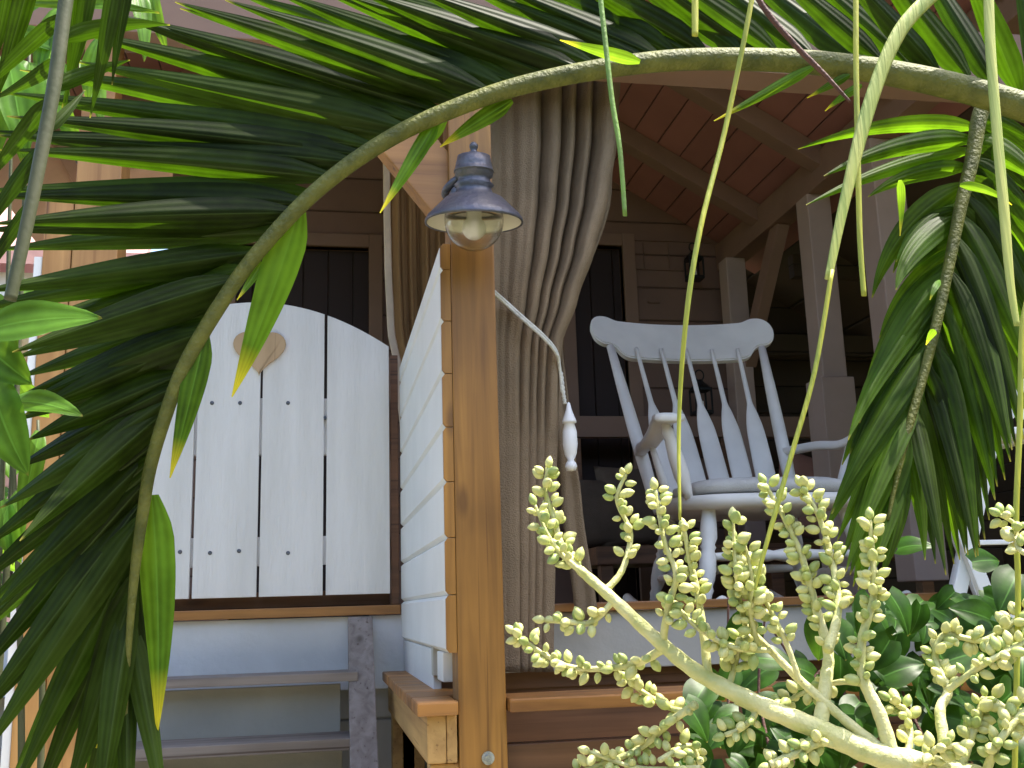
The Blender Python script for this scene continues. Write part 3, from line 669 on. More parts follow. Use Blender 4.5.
# arms
for s in (-1, 1):
    w = B(); b0 = bk(.30)+Vector((s*.235, -.005, 0))
    path = smooth_pts([tuple(b0), (s*.268, .12, SEAT+.175), (s*.292, .0, SEAT+.16), (s*.300, -.11, SEAT+.175), (s*.302, -.185, SEAT+.198), (s*.300, -.245, SEAT+.195)], 6)
    K = len(path); rg = []
    for i, p in enumerate(path):
        t = i/(K-1); wd = .019+.014*t+(.008 if t > .85 else 0); th = .013
        if i == K-1: wd *= .6; th *= .6
        rg.append([w.verts.new(p+Vector((math.copysign(abs(math.cos(a))**.6, math.cos(a))*wd, 0, math.copysign(abs(math.sin(a))**.6, math.sin(a))*th))) for a in [6.2832*(j+.5)/16 for j in range(16)]])
    for a, b in zip(rg, rg[1:]):
        for i in range(16): w.faces.new((a[i], a[(i+1) % 16], b[(i+1) % 16], b[i]))
    w.faces.new(rg[0][::-1]); w.faces.new(rg[-1]); cobj('armrest', w)
    w = B(); turned(w, (s*.238, -.165, SEAT-.005), (s*.298, -.185, SEAT+.19), [(0, .011), (.12, .015), (.3, .021), (.55, .020), (.8, .015), (.88, .018), (.93, .013), (1, .012)]); cobj('arm_support', w)
    w = B(); turned(w, (s*.245, -.02, SEAT-.005), (s*.290, -.03, SEAT+.155), [(0, .008), (.4, .012), (1, .008)]); cobj('arm_spindle', w)
legp = [(0, .014), (.06, .017), (.2, .021), (.34, .023), (.40, .017), (.43, .021), (.46, .017), (.52, .022), (.66, .022), (.74, .019), (.80, .014), (.84, .017), (.88, .013), (1, .0125)]
feet = {}
for s in (-1, 1):
    for (fy, ty) in ((-.235, -.165), (.235, .165)):
        w = B(); top = Vector((s*.185, ty, SEAT-.02)); bot = Vector((s*.235, fy, .052)); feet[(s, fy)] = (top, bot)
        turned(w, top, bot, legp); cobj('leg', w)
    w = B(); pts = []
    for i in range(25):
        y = -.36+.86*i/24; yy = (y-.03)/.45; pts.append(Vector((s*.237, y, .020+.060*yy*yy)))
    tube(w, pts, [.017]*25, 12, .9, Vector((1, 0, 0))); cobj('rocker', w)
def stretch(p, q):
    w = B(); turned(w, p, q, [(0, .008), (.1, .011), (.3, .013), (.38, .016), (.42, .012), (.5, .018), (.58, .012), (.62, .016), (.7, .013), (.9, .011), (1, .008)]); cobj('stretcher', w)
def lp_(k, t): a, b = feet[k]; return a+(b-a)*t
stretch(lp_((-1, -.235), .52), lp_((1, -.235), .52)); stretch(lp_((-1, .235), .6), lp_((1, .235), .6))
for s in (-1, 1): stretch(lp_((s, -.235), .68), lp_((s, .235), .68))
# seat pad: rests on the seat
pad = B(); n = 36; rings = []
for (k, z) in ((.70, SEAT+.006), (.86, SEAT+.008), (.90, SEAT+.020), (.87, SEAT+.036), (.75, SEAT+.046), (.4, SEAT+.052)):
    rings.append([pad.verts.new((x*k, y*k, z)) for x, y in out])
for a, b in zip(rings, rings[1:]):
    for i in range(n): pad.faces.new((a[i], a[(i+1) % n], b[(i+1) % n], b[i]))
pad.faces.new(rings[0][::-1]); pad.faces.new(rings[-1])
o = obj('seat_cushion', pad, MT['cushion_pale'], None, True); o.location = (CX, CY, DZ); o.rotation_euler = (0, 0, rz); o.scale = (1.1, 1.1, 1.1)
tag(o, 'thin off white seat pad lying on the rocking chair', 'cushion')
# ------------------------------------------------------------------ folding chair at right
fz = zp
fc = empty('folding_chair', (1.42, YP+.1, fz), 'white slatted folding chair with crossed legs at the right end of the porch', 'chair')
Yn, Yf_ = YP+.03, YP+.25
for Yq in (Yn, Yf_):
    w = B(); a = at(990, 446, Yn); c = at(950, 630, Yn); d = c-a; c = a+d*((a.z-fz)/(a.z-c.z)); sh = Vector(((Yq-Yn)*.60, Yq-Yn, 0)); beam(w, a+sh, c+sh, .017, .036, Vector((1, 0, 0))); obj('rear_leg', w, MT['white'], fc)
    w = B(); a = at(906, 392, Yn-.02); c = at(1008, 650, Yn-.02); d = c-a; c = a+d*((a.z-fz)/(a.z-c.z)); beam(w, a+sh, c+sh, .017, .034, Vector((1, 0, 0))); obj('front_leg', w, MT['white'], fc)
for (px, py) in ((962, 543), ):
    w = B(); a = at(px, py, Yn); beam(w, a, a+Vector((.45, 0, 0)), .012, .012); obj('side_rail', w, MT['white'], fc)
w = B(); a = at(951, 619, Yn+.01); beam(w, a, a+Vector((.45, 0, 0)), .012, .016); obj('side_rail', w, MT['white'], fc)
for k in range(5):
    w = B(); p = at(955+k*22, 432, Yn); box(w, (p.x, Yn-.03, p.z-.01), (p.x+.042, Yf_+.03, p.z+.008)); obj('seat_slat', w, MT['white'], fc)
for k in range(2):
    w = B(); p = at(995+k*3, 412-k*24, Yn); beam(w, p+Vector((0, -.01, 0)), p+Vector((.35, -.01, .02)), .014, .035); obj('back_slat', w, MT['white'], fc)
for px in (1003, 1016):
    w = B(); a = at(px+6, 420, Yn-.02); c = at(px-8, 380, Yn-.02); beam(w, a, c, .014, .022, Vector((1, 0, 0))); obj('arm_strut', w, MT['white'], fc)
# ------------------------------------------------------------------ back of the porch: daybed, cushions, lanterns
YD = 4.75
db = empty('daybed', (xat(700, 500, YD), YD, DZ), 'dark wooden daybed with pale rail along the rear porch wall', 'daybed')
xa, xb = xat(566, 430, YD+.4), xat(870, 430, YD+.4)
w = B(); box(w, (xa, YD+.42, zat(600, 437, YD+.42)), (xb, YD+.47, zat(600, 416, YD+.42))); obj('back_rail', w, MT['trim'], db)
w = B(); box(w, (xa, YD-.1, DZ+.25), (xb, YD+.41, DZ+.33)); obj('seat', w, MT['deck_dark'], db)
for x in (xa+.02, (xa+xb)/2, xb-.08):
    w = B(); box(w, (x, YD-.08, DZ), (x+.06, YD-.02, DZ+.249)); obj('leg', w, MT['deck_dark'], db)
    w = B(); box(w, (x, YD+.425, DZ+.0), (x+.06, YD+.465, zat(600, 438, YD+.42))); obj('back_leg', w, MT['deck_dark'], db)
def pillow(px, py, wd, ht, th, mat, label, tilt=0., Y=YD+.2):
    bm = B(); n = 20
    for side in (1, -1):
        gr = []
        for i in range(n+1):
            row = []
            for j in range(n+1):
                u, v = i/n*2-1, j/n*2-1
                k = (1-u*u)**.4*(1-v*v)**.4
                pin = 1-.09*(1-abs(u))*abs(v)**4; pin2 = 1-.09*(1-abs(v))*abs(u)**4
                row.append(bm.verts.new((u*wd/2*pin2, side*th/2*k, v*ht/2*pin)))
            gr.append(row)
        for i in range(n):
            for j in range(n): bm.faces.new((gr[i][j], gr[i+1][j], gr[i+1][j+1], gr[i][j+1]))
    bmesh.ops.remove_doubles(bm, verts=bm.verts, dist=.0005); bmesh.ops.recalc_face_normals(bm, faces=bm.faces)
    o = obj('cushion', bm, mat, None, True); o.location = (xat(px, py, Y), Y, DZ+.33+ht*.49); o.rotation_euler = (R(-14), tilt, 0)
    tag(o, label, 'cushion', 'cushions on the daybed')
pillow(597, 470, .36, .36, .15, MT['cushion'], 'small brown cushion at the left end of the daybed')
pillow(640, 470, .44, .42, .16, MT['cushion'], 'large brown cushion behind the left post of the rocking chair')
pillow(812, 440, .46, .46, .17, MT['cushion_pink'], 'dusty rose cushion leaning at the right end of the daybed', .3)
def lantern(name, px, py0, py1, Y, label, wall):
    t, b = at(px, py0, Y), at(px, py1, Y); h = t.z-b.z; c = Vector((b.x, Y, b.z)); e = empty(name, c, label, 'lantern'); s = h*.2
    w = B(); box(w, (c.x-s, c.y-s, c.z), (c.x+s, c.y+s, c.z+h*.08)); box(w, (c.x-s, c.y-s, c.z+h*.52), (c.x+s, c.y+s, c.z+h*.58))
    for i in (-1, 1):
        for j in (-1, 1): box(w, (c.x+i*s*.9-.004, c.y+j*s*.9-.004, c.z+h*.08), (c.x+i*s*.9+.004, c.y+j*s*.9+.004, c.z+h*.52), 0)
    lathe(w, [(s*1.2, h*.58), (s*.4, h*.74), (s*.3, h*.78), (0, h*.79)], c, 4+12); obj('frame', w, MT['black'], e)
    w = B(); pts = [c+Vector((math.cos(a)*s*.5, 0, h*.88+math.sin(a)*h*.12)) for a in [6.2832*i/16 for i in range(17)]]; tube(w, pts, .004, 6); obj('handle', w, MT['black'], e)
    w = B(); lathe(w, [(0, h*.30), (s*.3, h*.30), (s*.3, h*.09), (0, h*.09)], c, 12); obj('candle', w, MT['bulb'], e)
    if wall:
        w = B(); box(w, (c.x-.012, c.y+s, c.z+h*.2), (c.x+.012, YB, c.z+h*.26), 0); obj('bracket', w, MT['black'], e)
lantern('wall_lantern', 695, 243, 280, YB-.1, 'black lantern fixed high on the rear porch wall', True)
lantern('candle_lantern', 702, 370, 415, YD+.445, 'black lantern standing on the daybed rail behind the rocking chair splats', False)
# ------------------------------------------------------------------ plants
def leaf_ribbon(bm, pts, wmax, nrm, fold=.18, n_across=6, prof=None, twist=0., pleat=.0):
    """long leaf along pts, with its own V-fold"""
    uvl = bm.loops.layers.uv.verify(); K = len(pts); rows = []
    prof = prof or (lambda t: min(1, (.22+t*5.0))**.7*(1-.97*max(0, (t-.30)/.70)**1.45))
    for i, p in enumerate(pts):
        t = i/(K-1); tg = (pts[min(i+1, K-1)]-pts[max(i-1, 0)]).normalized()
        n_ = (nrm-tg*nrm.dot(tg)).normalized(); s = tg.cross(n_)
        a = twist*(t-.3); s2 = s*math.cos(a)+n_*math.sin(a); n2 = n_*math.cos(a)-s*math.sin(a)
        hw = max(.0006, wmax*.5*max(.03, prof(t)))
        row = []
        for j in range(n_across+1):
            u = j/n_across*2-1
            row.append((bm.verts.new(p+s2*hw*u*(1-.1*fold)-n2*hw*abs(u)*fold*1.6+n2*hw*.05*math.cos(u*15.7)), (u+1)/2, t))
        rows.append(row)
    for a, b in zip(rows, rows[1:]):
        for j in range(n_across):
            q = (a[j], a[j+1], b[j+1], b[j]); f = bm.faces.new([x[0] for x in q]); f.smooth = True
            for lp2, x in zip(f.loops, q): lp2[uvl].uv = (x[1], x[2])
def bez(p, q, r, n=16): return [p*(1-t)**2+q*2*t*(1-t)+r*t*t for t in [i/n for i in range(n+1)]]
rnd = random.Random(11)
def leaflet(parent, spec, Yb, mat, dY=0., tiltr=22, fold=.2, name='leaflet', Ytip=None):
    bx, by, cx, cy, tx, ty, wpx = spec
    Yt = (Yb+dY+rnd.uniform(-.03, .03)) if Ytip is None else Ytip
    jx = rnd.uniform(-2, 2); jy = rnd.uniform(-2, 2)
    k_ = .85 if parent.name == 'palm_frond' else .45
    cx, cy = cx*(1-k_)+(bx+tx)/2*k_, cy*(1-k_)+((by+ty)/2)*k_
    p, q, r = at(bx, by, Yb), at(cx+jx, cy+jy, (Yb+Yt)/2+rnd.uniform(-.015, .015)), at(tx, ty, Yt)
    pts = bez(p, q, r); mid = pts[len(pts)//2]
    toc = (Vector((0, 0, EZ))-mid).normalized(); tg = (r-p).normalized()
    ang = R(rnd.uniform(-tiltr, tiltr)); n = (Matrix.Rotation(ang, 3, tg) @ toc)
    w = bmesh.new(); w.loops.layers.uv.new('UVMap')
    leaf_ribbon(w, pts, wpx/F*Yb*(.85 if name == 'leaflet' and mat is MT['leaf'] else 1.05)/max(.75, math.cos(ang)), n, fold*rnd.uniform(.6, 1.3), twist=rnd.uniform(-.12, .12))
    return obj(name, w, mat, parent)
# main arching frond
RX = [(1060, 118), (1024, 107), (968, 90), (901, 75), (835, 65), (768, 60), (679, 60), (595, 70), (512, 88), (443, 113), (396, 135), (346, 167), (299, 207), (250, 262), (213, 316), (183, 369), (163, 423), (150, 469), (143, 512), (135, 570), (129, 640), (126, 700), (126, 740)]
WX = [36, 34, 32, 30, 28, 26, 24, 22, 20, 19, 18, 17, 16, 15, 15, 14, 13, 12, 11, 9, 6, 4, 1.5]
def mainY(px, py):
    # depth of the frond along its length
    best = min(range(len(RX)), key=lambda i: (RX[i][0]-px)**2+(RX[i][1]-py)**2)
    return .98+.20*(best/(len(RX)-1))
fr = empty('palm_frond', at(1060, 118, .98), 'large dark green palm frond arching over the porch from top right to bottom left', 'palm frond')
P3 = [at(x, y, mainY(x, y)) for x, y in RX]; P3s = smooth_pts([tuple(p) for p in P3], 5)
Ws = smooth_pts([(wv, 0, 0) for wv in WX], 5)
w = B(); tube(w, P3s, [Ws[i].x*.5/F*1.03*(.98+.20*i/len(P3s)) for i in range(len(P3s))], 14); obj('rachis', w, MT['rachis'], fr, True)
mains = [
 (1045, 105, 1030, 40, 1010, -70, 34), (1019, 93, 1000, 40, 950, -70, 38), (995, 85, 965, 25, 900, -70, 36), (968, 77, 930, 20, 850, -70, 40), (938, 72, 895, 20, 815, -60, 34), (908, 65, 860, 20, 780, -50, 40), (880, 60, 830, 15, 750, -50, 34), (853, 55, 800, 10, 715, -50, 40), (810, 53, 760, 15, 670, -50, 38), (774, 51, 720, 15, 630, -50, 40),
 (738, 51, 690, 15, 590, -50, 38), (703, 52, 650, 15, 540, -40, 40), (671, 53, 615, 18, 500, -30, 40), (638, 56, 580, 22, 450, -20, 40), (606, 62, 545, 30, 400, -15, 40), (575, 67, 500, 35, 350, -12, 42),
 (545, 74, 460, 38, 310, -14, 38), (515, 82, 430, 48, 270, -10, 42), (487, 92, 400, 54, 225, 0, 40), (462, 102, 360, 55, 175, 2, 44), (438, 112, 340, 66, 120, 15, 42), (415, 122, 310, 76, 70, 30, 44), (392, 136, 290, 92, 20, 70, 42), (372, 148, 270, 102, 0, 92, 42), (350, 162, 240, 120, -8, 135, 42),
 (330, 178, 220, 150, 0, 150, 38), (312, 196, 200, 170, -20, 190, 40), (293, 213, 170, 195, -10, 224, 40), (275, 232, 160, 222, -5, 250, 38), (258, 252, 150, 258, -25, 292, 40),
 (242, 270, 150, 285, 12, 330, 42), (228, 290, 130, 305, 14, 358, 40), (214, 312, 120, 330, 16, 378, 38), (200, 333, 120, 350, 25, 402, 36), (190, 352, 110, 375, 18, 420, 40), (180, 375, 90, 400, 28, 440, 40),
 (172, 397, 90, 435, 0, 508, 42), (163, 422, 80, 470, -20, 550, 40), (157, 442, 80, 500, -30, 590, 40), (152, 460, 70, 530, -30, 625, 40), (147, 480, 60, 570, -35, 690, 38), (143, 500, 70, 590, -25, 720, 40), (140, 520, 80, 610, -20, 760, 38),
 (137, 545, 80, 640, 10, 800, 36), (135, 565, 85, 660, 25, 830, 34), (133, 590, 95, 680, 60, 820, 34), (130, 615, 105, 700, 78, 830, 30), (128, 645, 112, 730, 105, 850, 26), (127, 670, 125, 740, 128, 850, 22),
 (130, 620, 152, 700, 168, 830, 26), (133, 590, 158, 670, 158, 800, 26), (137, 555, 163, 640, 155, 770, 26)]
extra = []
for i in range(9, len(mains)-4):
    if i % 3 != 1:
        a_, b_ = mains[i], mains[i+1]; m_ = [(u_+v_)/2 for u_, v_ in zip(a_, b_)]; m_[4] += rnd.uniform(-25, 30); m_[5] += rnd.uniform(-12, 12); extra.append(tuple(m_))
for i, s in enumerate(mains+extra):
    tl = 30+16*(i % 2)
    leaflet(fr, s, mainY(s[0], s[1])+.014+.006*(i % 3), MT['leaf'], dY=rnd.uniform(-.05, .09), fold=.40, tiltr=16)
for s in ((152, 495, 205, 600, 157, 735, 32), (205, 333, 205, 400, 170, 478, 24), (300, 207, 298, 300, 232, 397, 37), (438, 118, 428, 165, 380, 213, 17), (446, 116, 415, 140, 396, 182, 18), (512, 100, 480, 112, 440, 147, 19), (262, 262, 258, 275, 237, 300, 9), (250, 275, 268, 270, 262, 290, 6), (128, 690, 108, 720, 96, 748, 12)):
    leaflet(fr, s, mainY(s[0], s[1])+.010, MT['leaf_y'], fold=.15, tiltr=12)
# small young tips around the arch
for s in ((815, 66, 760, 95, 714, 121, 13), (850, 75, 822, 82, 807, 98, 10), (862, 85, 838, 90, 825, 111, 10), (640, 62, 600, 50, 560, 40, 14)):
    leaflet(fr, s, mainY(s[0], s[1])-.01, MT['leaf_y'], fold=.15, tiltr=12)
# hanging frond on the right
HR = [(992, 92), (980, 115), (972, 160), (960, 210), (948, 270), (935, 330), (922, 380), (908, 430), (896, 480), (888, 520)]
HW = [20, 18, 16, 14, 12, 11, 10, 9, 6, 3]; YH = 1.12
hf = empty('palm_frond', at(992, 92, YH), 'shorter palm frond hanging straight down at the right with drooping leaflets', 'palm frond')
w = B(); P3s = smooth_pts([tuple(at(x, y, YH)) for x, y in HR], 5); Ws = smooth_pts([(v, 0, 0) for v in HW], 5)
tube(w, P3s, [v.x*.5/F*YH*1.05 for v in Ws], 12); obj('rachis', w, MT['rachis'], hf, True)
hl = [(975, 128, 900, 95, 798, 149, 28), (973, 140, 900, 120, 824, 176, 34), (971, 150, 890, 150, 806, 205, 26), (968, 168, 890, 160, 868, 197, 28), (964, 185, 870, 200, 872, 298, 40), (960, 205, 905, 200, 896, 262, 30), (957, 215, 890, 240, 896, 290, 36), (953, 240, 890, 260, 900, 275, 30),
 (950, 262, 880, 300, 862, 400, 40), (946, 282, 870, 340, 848, 440, 40), (941, 303, 870, 370, 842, 465, 40), (936, 325, 868, 400, 838, 500, 40), (930, 347, 862, 420, 830, 520, 40), (925, 368, 862, 440, 826, 530, 40), (919, 390, 870, 450, 842, 560, 36), (913, 410, 872, 470, 850, 575, 40), (906, 435, 880, 490, 858, 590, 36), (900, 460, 915, 510, 880, 580, 30),
 (980, 118, 1010, 115, 1045, 150, 36), (976, 140, 1010, 135, 1050, 190, 40), (972, 160, 1010, 170, 1045, 230, 40), (968, 178, 1010, 200, 1060, 300, 42), (964, 196, 1010, 230, 1050, 350, 44), (959, 216, 1000, 260, 1040, 400, 44), (955, 238, 1000, 300, 1024, 440, 46), (950, 260, 990, 320, 1012, 450, 46), (946, 282, 985, 340, 1005, 480, 46),
 (941, 303, 975, 360, 995, 500, 44), (936, 325, 970, 380, 985, 540, 44), (931, 345, 965, 400, 978, 556, 40), (925, 365, 955, 430, 968, 555, 38), (920, 385, 945, 440, 960, 560, 34), (913, 405, 935, 460, 946, 575, 32), (905, 440, 925, 500, 925, 560, 24)]
hl2 = []
for i, s in enumerate(hl):
    hl2.append((i > 17, s[:6]+(s[6]*.74,)))
    if i not in (17, len(hl)-1) and i > 4: hl2.append((i > 17, tuple((a_+b_)/2+rnd.uniform(-5, 5)*(k_ > 3) for k_, (a_, b_) in enumerate(zip(s[:6], hl[i+1][:6])))+(s[6]*.66,)))
for i, (rt, s) in enumerate(hl2):
    leaflet(hf, s, YH+(.012 if rt else .008)+.004*(i % 3), MT['leaf'] if rt and i % 4 else MT['leaf_h'], dY=rnd.uniform(-.05, .05), fold=.24, tiltr=26)
for s in ((935, 330, 932, 332, 926, 345, 8), (960, 185, 990, 180, 1012, 205, 10), (940, 280, 936, 290, 930, 300, 7), (900, 180, 905, 200, 900, 236, 9)):
    leaflet(hf, s, YH-.03, MT['leaf_y'], fold=.1, tiltr=10)
# dark stems and leaflets of a nearer frond in the upper left corner
lf = empty('palm_frond', at(72, -60, .92), 'dark grey green frond stalk crossing the top left corner', 'palm frond')
w = B(); pts = smooth_pts([tuple(at(x, y, .92)) for x, y in ((78, -70), (66, 0), (55, 80), (42, 150), (30, 210), (18, 265), (10, 300))], 5); tube(w, pts, taper(.0068, .0052, len(pts)), 12); obj('rachis', w, MT['rachis_g'], lf, True)
for s in ((64, 15, 30, 40, -40, 110, 20), (58, 60, 40, 80, -10, 100, 18), (50, 100, 20, 130, -20, 190, 22), (60, 40, 120, 10, 170, 25, 22), (54, 88, 90, 70, 130, 60, 20), (44, 145, 10, 190, -30, 250, 20), (48, 130, 70, 110, 85, 90, 14), (34, 200, 5, 230, -30, 300, 16),
          (95, -40, 90, 30, 62, 108, 20), (120, -40, 112, 40, 90, 118, 22), (132, -40, 120, 20, 112, 85, 18), (80, -40, 74, 40, 66, 110, 15), (35, -40, 20, 30, -8, 110, 26), (12, -40, 6, 20, -12, 80, 20)):
    leaflet(lf, s, .925, MT['leaf'], dY=.05, fold=.2)
w = B(); 
# ------------------------------------------------------------------ hanging strands
def strand(pts, Y, wpx, mat, label, flat=.45, name='leaf_strand', tip=.5):
    P_ = smooth_pts([tuple(at(x, y, Y+dy)) for x, y, dy in pts], 6); K = len(P_)
    w = B(); r = wpx*.5/F*Y*1.04
    tube(w, P_, [r*(1 if i < K*.6 else 1-(1-tip)*(i-K*.6)/(K*.4)) for i in range(K)], 8, flat, Vector((0, 1, 0)))
    tag(obj(name, w, mat, None, True, origin=P_[0]), label, 'palm strand', 'dangling palm leaf strands')
strand([(758, -40, 0), (748, 20, 0), (725, 130, .01), (700, 230, 0), (686, 320, 0), (679, 420, .01), (680, 520, 0)], .86, 6, MT['strand'], 'long thin yellow green strand hanging in front of the rocking chair splats', .8)
strand([(975, -40, 0), (925, 2, 0), (895, 40, 0), (868, 110, 0), (845, 200, 0), (828, 280, 0)], .82, 17, MT['strand_p'], 'broad pale strand curving down from the top right arch', .25, tip=.45)
strand([(832, 270, 0), (815, 370, 0), (790, 460, 0), (762, 560, 0), (755, 590, 0)], .82, 5.5, MT['strand'], 'thin bent strand reaching down to the fruit cluster below the armrest', .8)
strand([(856, -40, 0), (856, 60, 0), (858, 160, 0), (860, 240, 0), (864, 296, 0)], .86, 7, MT['strand'], 'straight yellow green strand ending beside the broad pale one', .6, tip=.9)
strand([(596, -40, 0), (604, 30, 0), (612, 100, 0), (620, 150, 0), (625, 216, 0)], .9, 6, MT['strand_g'], 'green strand hanging over the edge of the canvas curtain', .6, tip=.8)
strand([(988, -40, 0), (990, 40, 0), (996, 120, 0), (1004, 210, 0), (1010, 280, 0), (1017, 326, 0)], .85, 14, MT['strand_p'], 'wide pale strand hanging over the right hand frond', .3, tip=.5)
strand([(1030, 290, 0), (1022, 330, 0), (1020, 420, 0), (1016, 520, 0), (1018, 600, 0), (1014, 800, 0)], .86, 7, MT['strand'], 'yellow green strand running down the right edge into the fruits', .7, tip=.9)
strand([(694, -40, 0), (695, 0, 0), (695, 36, 0)], .88, 8, MT['strand'], 'short strand stub ending just above the arching stalk', .6, tip=.9)
strand([(740, -40, 0), (762, 5, 0), (795, 45, 0), (825, 75, 0), (850, 102, 0)], .90, 7, MT['twig'], 'thin brown twig crossing behind the strands at the top', .9, 'twig', .4)
# ------------------------------------------------------------------ fruit stalk
inf = empty('palm_inflorescence', at(1000, 800, .82), 'pale cream branching palm flower stalk loaded with small green fruits', 'palm fruit cluster')
def YI(px): return .82+.13*max(0, (1000-px))/450
ST = [  # (points, width at start, width at end, fruit from t, spacing px)
 ([(1010, 790), (930, 768), (870, 752), (820, 730), (760, 705), (700, 674), (655, 638), (612, 598), (580, 570)], 30, 10, 2, 0),
 ([(580, 570), (562, 545), (553, 515), (545, 490), (548, 468)], 9, 4, .0, 8),
 ([(590, 578), (565, 558), (548, 535), (535, 505)], 8, 3, .25, 9),
 ([(604, 592), (620, 574), (628, 552), (630, 530), (617, 500), (626, 474)], 8, 4, .3, 9),
 ([(616, 598), (592, 622), (570, 622), (545, 620)], 7, 5, .1, 9),
 ([(664, 648), (640, 662), (610, 668), (575, 668), (545, 655), (515, 633)], 10, 4, .1, 8),
 ([(663, 640), (668, 608), (676, 575), (664, 540), (655, 490)], 9, 4, .15, 8),
 ([(708, 675), (703, 630), (697, 590), (690, 560), (684, 530)], 10, 5, .35, 8),
 ([(695, 705), (670, 722), (640, 748), (600, 765), (570, 775)], 9, 5, .1, 10),
 ([(820, 728), (826, 680), (828, 650), (815, 605), (803, 560), (785, 520), (765, 484)], 16, 4, .32, 7.5),
 ([(828, 650), (838, 610), (832, 560), (818, 515), (802, 486)], 11, 4, .2, 7.5),
 ([(895, 765), (880, 715), (864, 680), (862, 640), (873, 600), (873, 560), (870, 520)], 16, 4, .3, 8),
 ([(864, 684), (840, 682), (810, 690), (780, 705)], 7, 4, .35, 9),
 ([(885, 752), (845, 720), (800, 680), (770, 650), (745, 625)], 12, 6, 2, 0),
 ([(770, 650), (735, 648), (700, 630), (680, 610)], 6, 4, .1, 9),
 ([(800, 682), (785, 640), (765, 600), (748, 570), (735, 540)], 6, 4, .2, 8),
 ([(745, 625), (738, 590), (735, 560), (733, 520)], 6, 3, .0, 9),
 ([(758, 645), (750, 610), (752, 580), (745, 545)], 6, 3, .1, 9),
 ([(945, 745), (940, 710), (948, 690), (935, 660), (945, 635), (985, 640), (1025, 612)], 12, 5, .3, 7.5),
 ([(948, 690), (975, 670), (1000, 655), (1030, 640)], 7, 5, .2, 8),
 ([(960, 770), (975, 725), (990, 700), (1030, 730)], 10, 6, .2, 8),
 ([(985, 775), (1000, 740), (1035, 700)], 9, 6, .2, 9),
 ([(905, 765), (910, 735), (905, 712), (890, 700)], 8, 5, .2, 9),
 ([(918, 775), (935, 750), (960, 745)], 8, 5, .1, 8),
 ([(735, 700), (755, 712), (742, 728), (725, 735)], 8, 5, .3, 8),
 ([(728, 690), (735, 665), (742, 640)], 7, 5, .2, 9),
 ([(840, 745), (820, 742), (800, 752), (770, 765)], 10, 8, .2, 8),
 ([(1040, 560), (1018, 548), (1015, 525), (1000, 515)], 6, 4, .2, 9),
 ([(690, 712), (670, 708), (640, 690), (628, 680)], 7, 5, .2, 8),
 ([(660, 760), (690, 745), (700, 765)], 6, 4, .0, 9),
 ([(700, 768), (640, 768), (590, 752)], 6, 4, .0, 10),
]
fruits = []
frd = random.Random(5)
stalk = B()
for k, (pp, w0, w1, tf, sp) in enumerate(ST):
    P2 = smooth_pts(pp, 8); K = len(P2)
    dyk = 0 if k == 0 else frd.uniform(-.035, .045)
    P3_ = []
    for i, q in enumerate(P2):
        t = i/(K-1); P3_.append(at(q.x, q.y, YI(q.x)+dyk*min(1, t*2.0)))
    tube(stalk, P3_, [(w0+(w1-w0)*(i/(K-1))**.8)*.5/F*.86*1.05*(1+.05*math.sin(i*1.9+k)) for i in range(K)], 12)
    if sp == 0: continue
    acc = 0; j = 0
    for i in range(1, K):
        acc += (P2[i]-P2[i-1]).length
        if i/(K-1) < tf: acc = 0; continue
        while acc > sp*.95:
            acc -= sp*.95
            tg = (P3_[i]-P3_[i-1]).normalized(); a0 = j*2.4+frd.uniform(-.4, .4); j += 1
            a = tg.cross(Vector((0, 1, 0))).normalized(); b = tg.cross(a).normalized()
            for m in range(frd.choice((2, 2, 3))):
                an = a0+m*2.1+frd.uniform(-.3, .3); rad_ = (a*math.cos(an)+b*math.sin(an))
                dr = (rad_+tg*frd.uniform(.1, .75)).normalized()
                sz = frd.uniform(.68, 1.12)
                fruits.append((P3_[i]+rad_*.0032+tg*frd.uniform(-.002, .002), dr, sz, frd.random()))
    dr = (P3_[-1]-P3_[-2]).normalized(); fruits.append((P3_[-1], dr, .9, frd.random()))
obj('stalk', stalk, MT['fstem'], inf, True)
print('fruits', len(fruits))
def add_fruit(bm, p, d, sz, tone):
    ly = bm.verts.layers.float.get('tone') or bm.verts.layers.float.new('tone')
    L_ = .0130*sz; r = .0041*sz; n = 10
    a = d.orthogonal().normalized(); b = d.cross(a); prof = [(0, .25), (.08, .62), (.22, .92), (.42, 1.05), (.62, .95), (.8, .66), (.91, .34), (.97, .15)]
    rings = []
    for t, q in prof:
        rr_ = []
        for j in range(n):
            an = 6.2832*j/n; v = bm.verts.new(p+d*L_*t+(a*math.cos(an)+b*math.sin(an))*r*q); v[ly] = tone; rr_.append(v)
        rings.append(rr_)
    tip = bm.verts.new(p+d*L_); tip[ly] = tone
    for x, y in zip(rings, rings[1:]):
        for j in range(n): bm.faces.new((x[j], x[(j+1) % n], y[(j+1) % n], y[j]))
    for j in range(n): bm.faces.new((rings[-1][j], rings[-1][(j+1) % n], tip))
    bm.faces.new(rings[0][::-1])
fruits.sort(key=lambda f: (f[0]-Vector((0, 0, EZ))).length/f[2])
for f in fruits[:99]:
    w = bmesh.new(); add_fruit(w, *f); obj('fruit', w, MT['fruit'], inf, True, origin=f[0])
w = bmesh.new()
for f in fruits[99:]: add_fruit(w, *f)
o = obj('fruit', w, MT['fruit'], inf, True); o['kind'] = 'stuff'
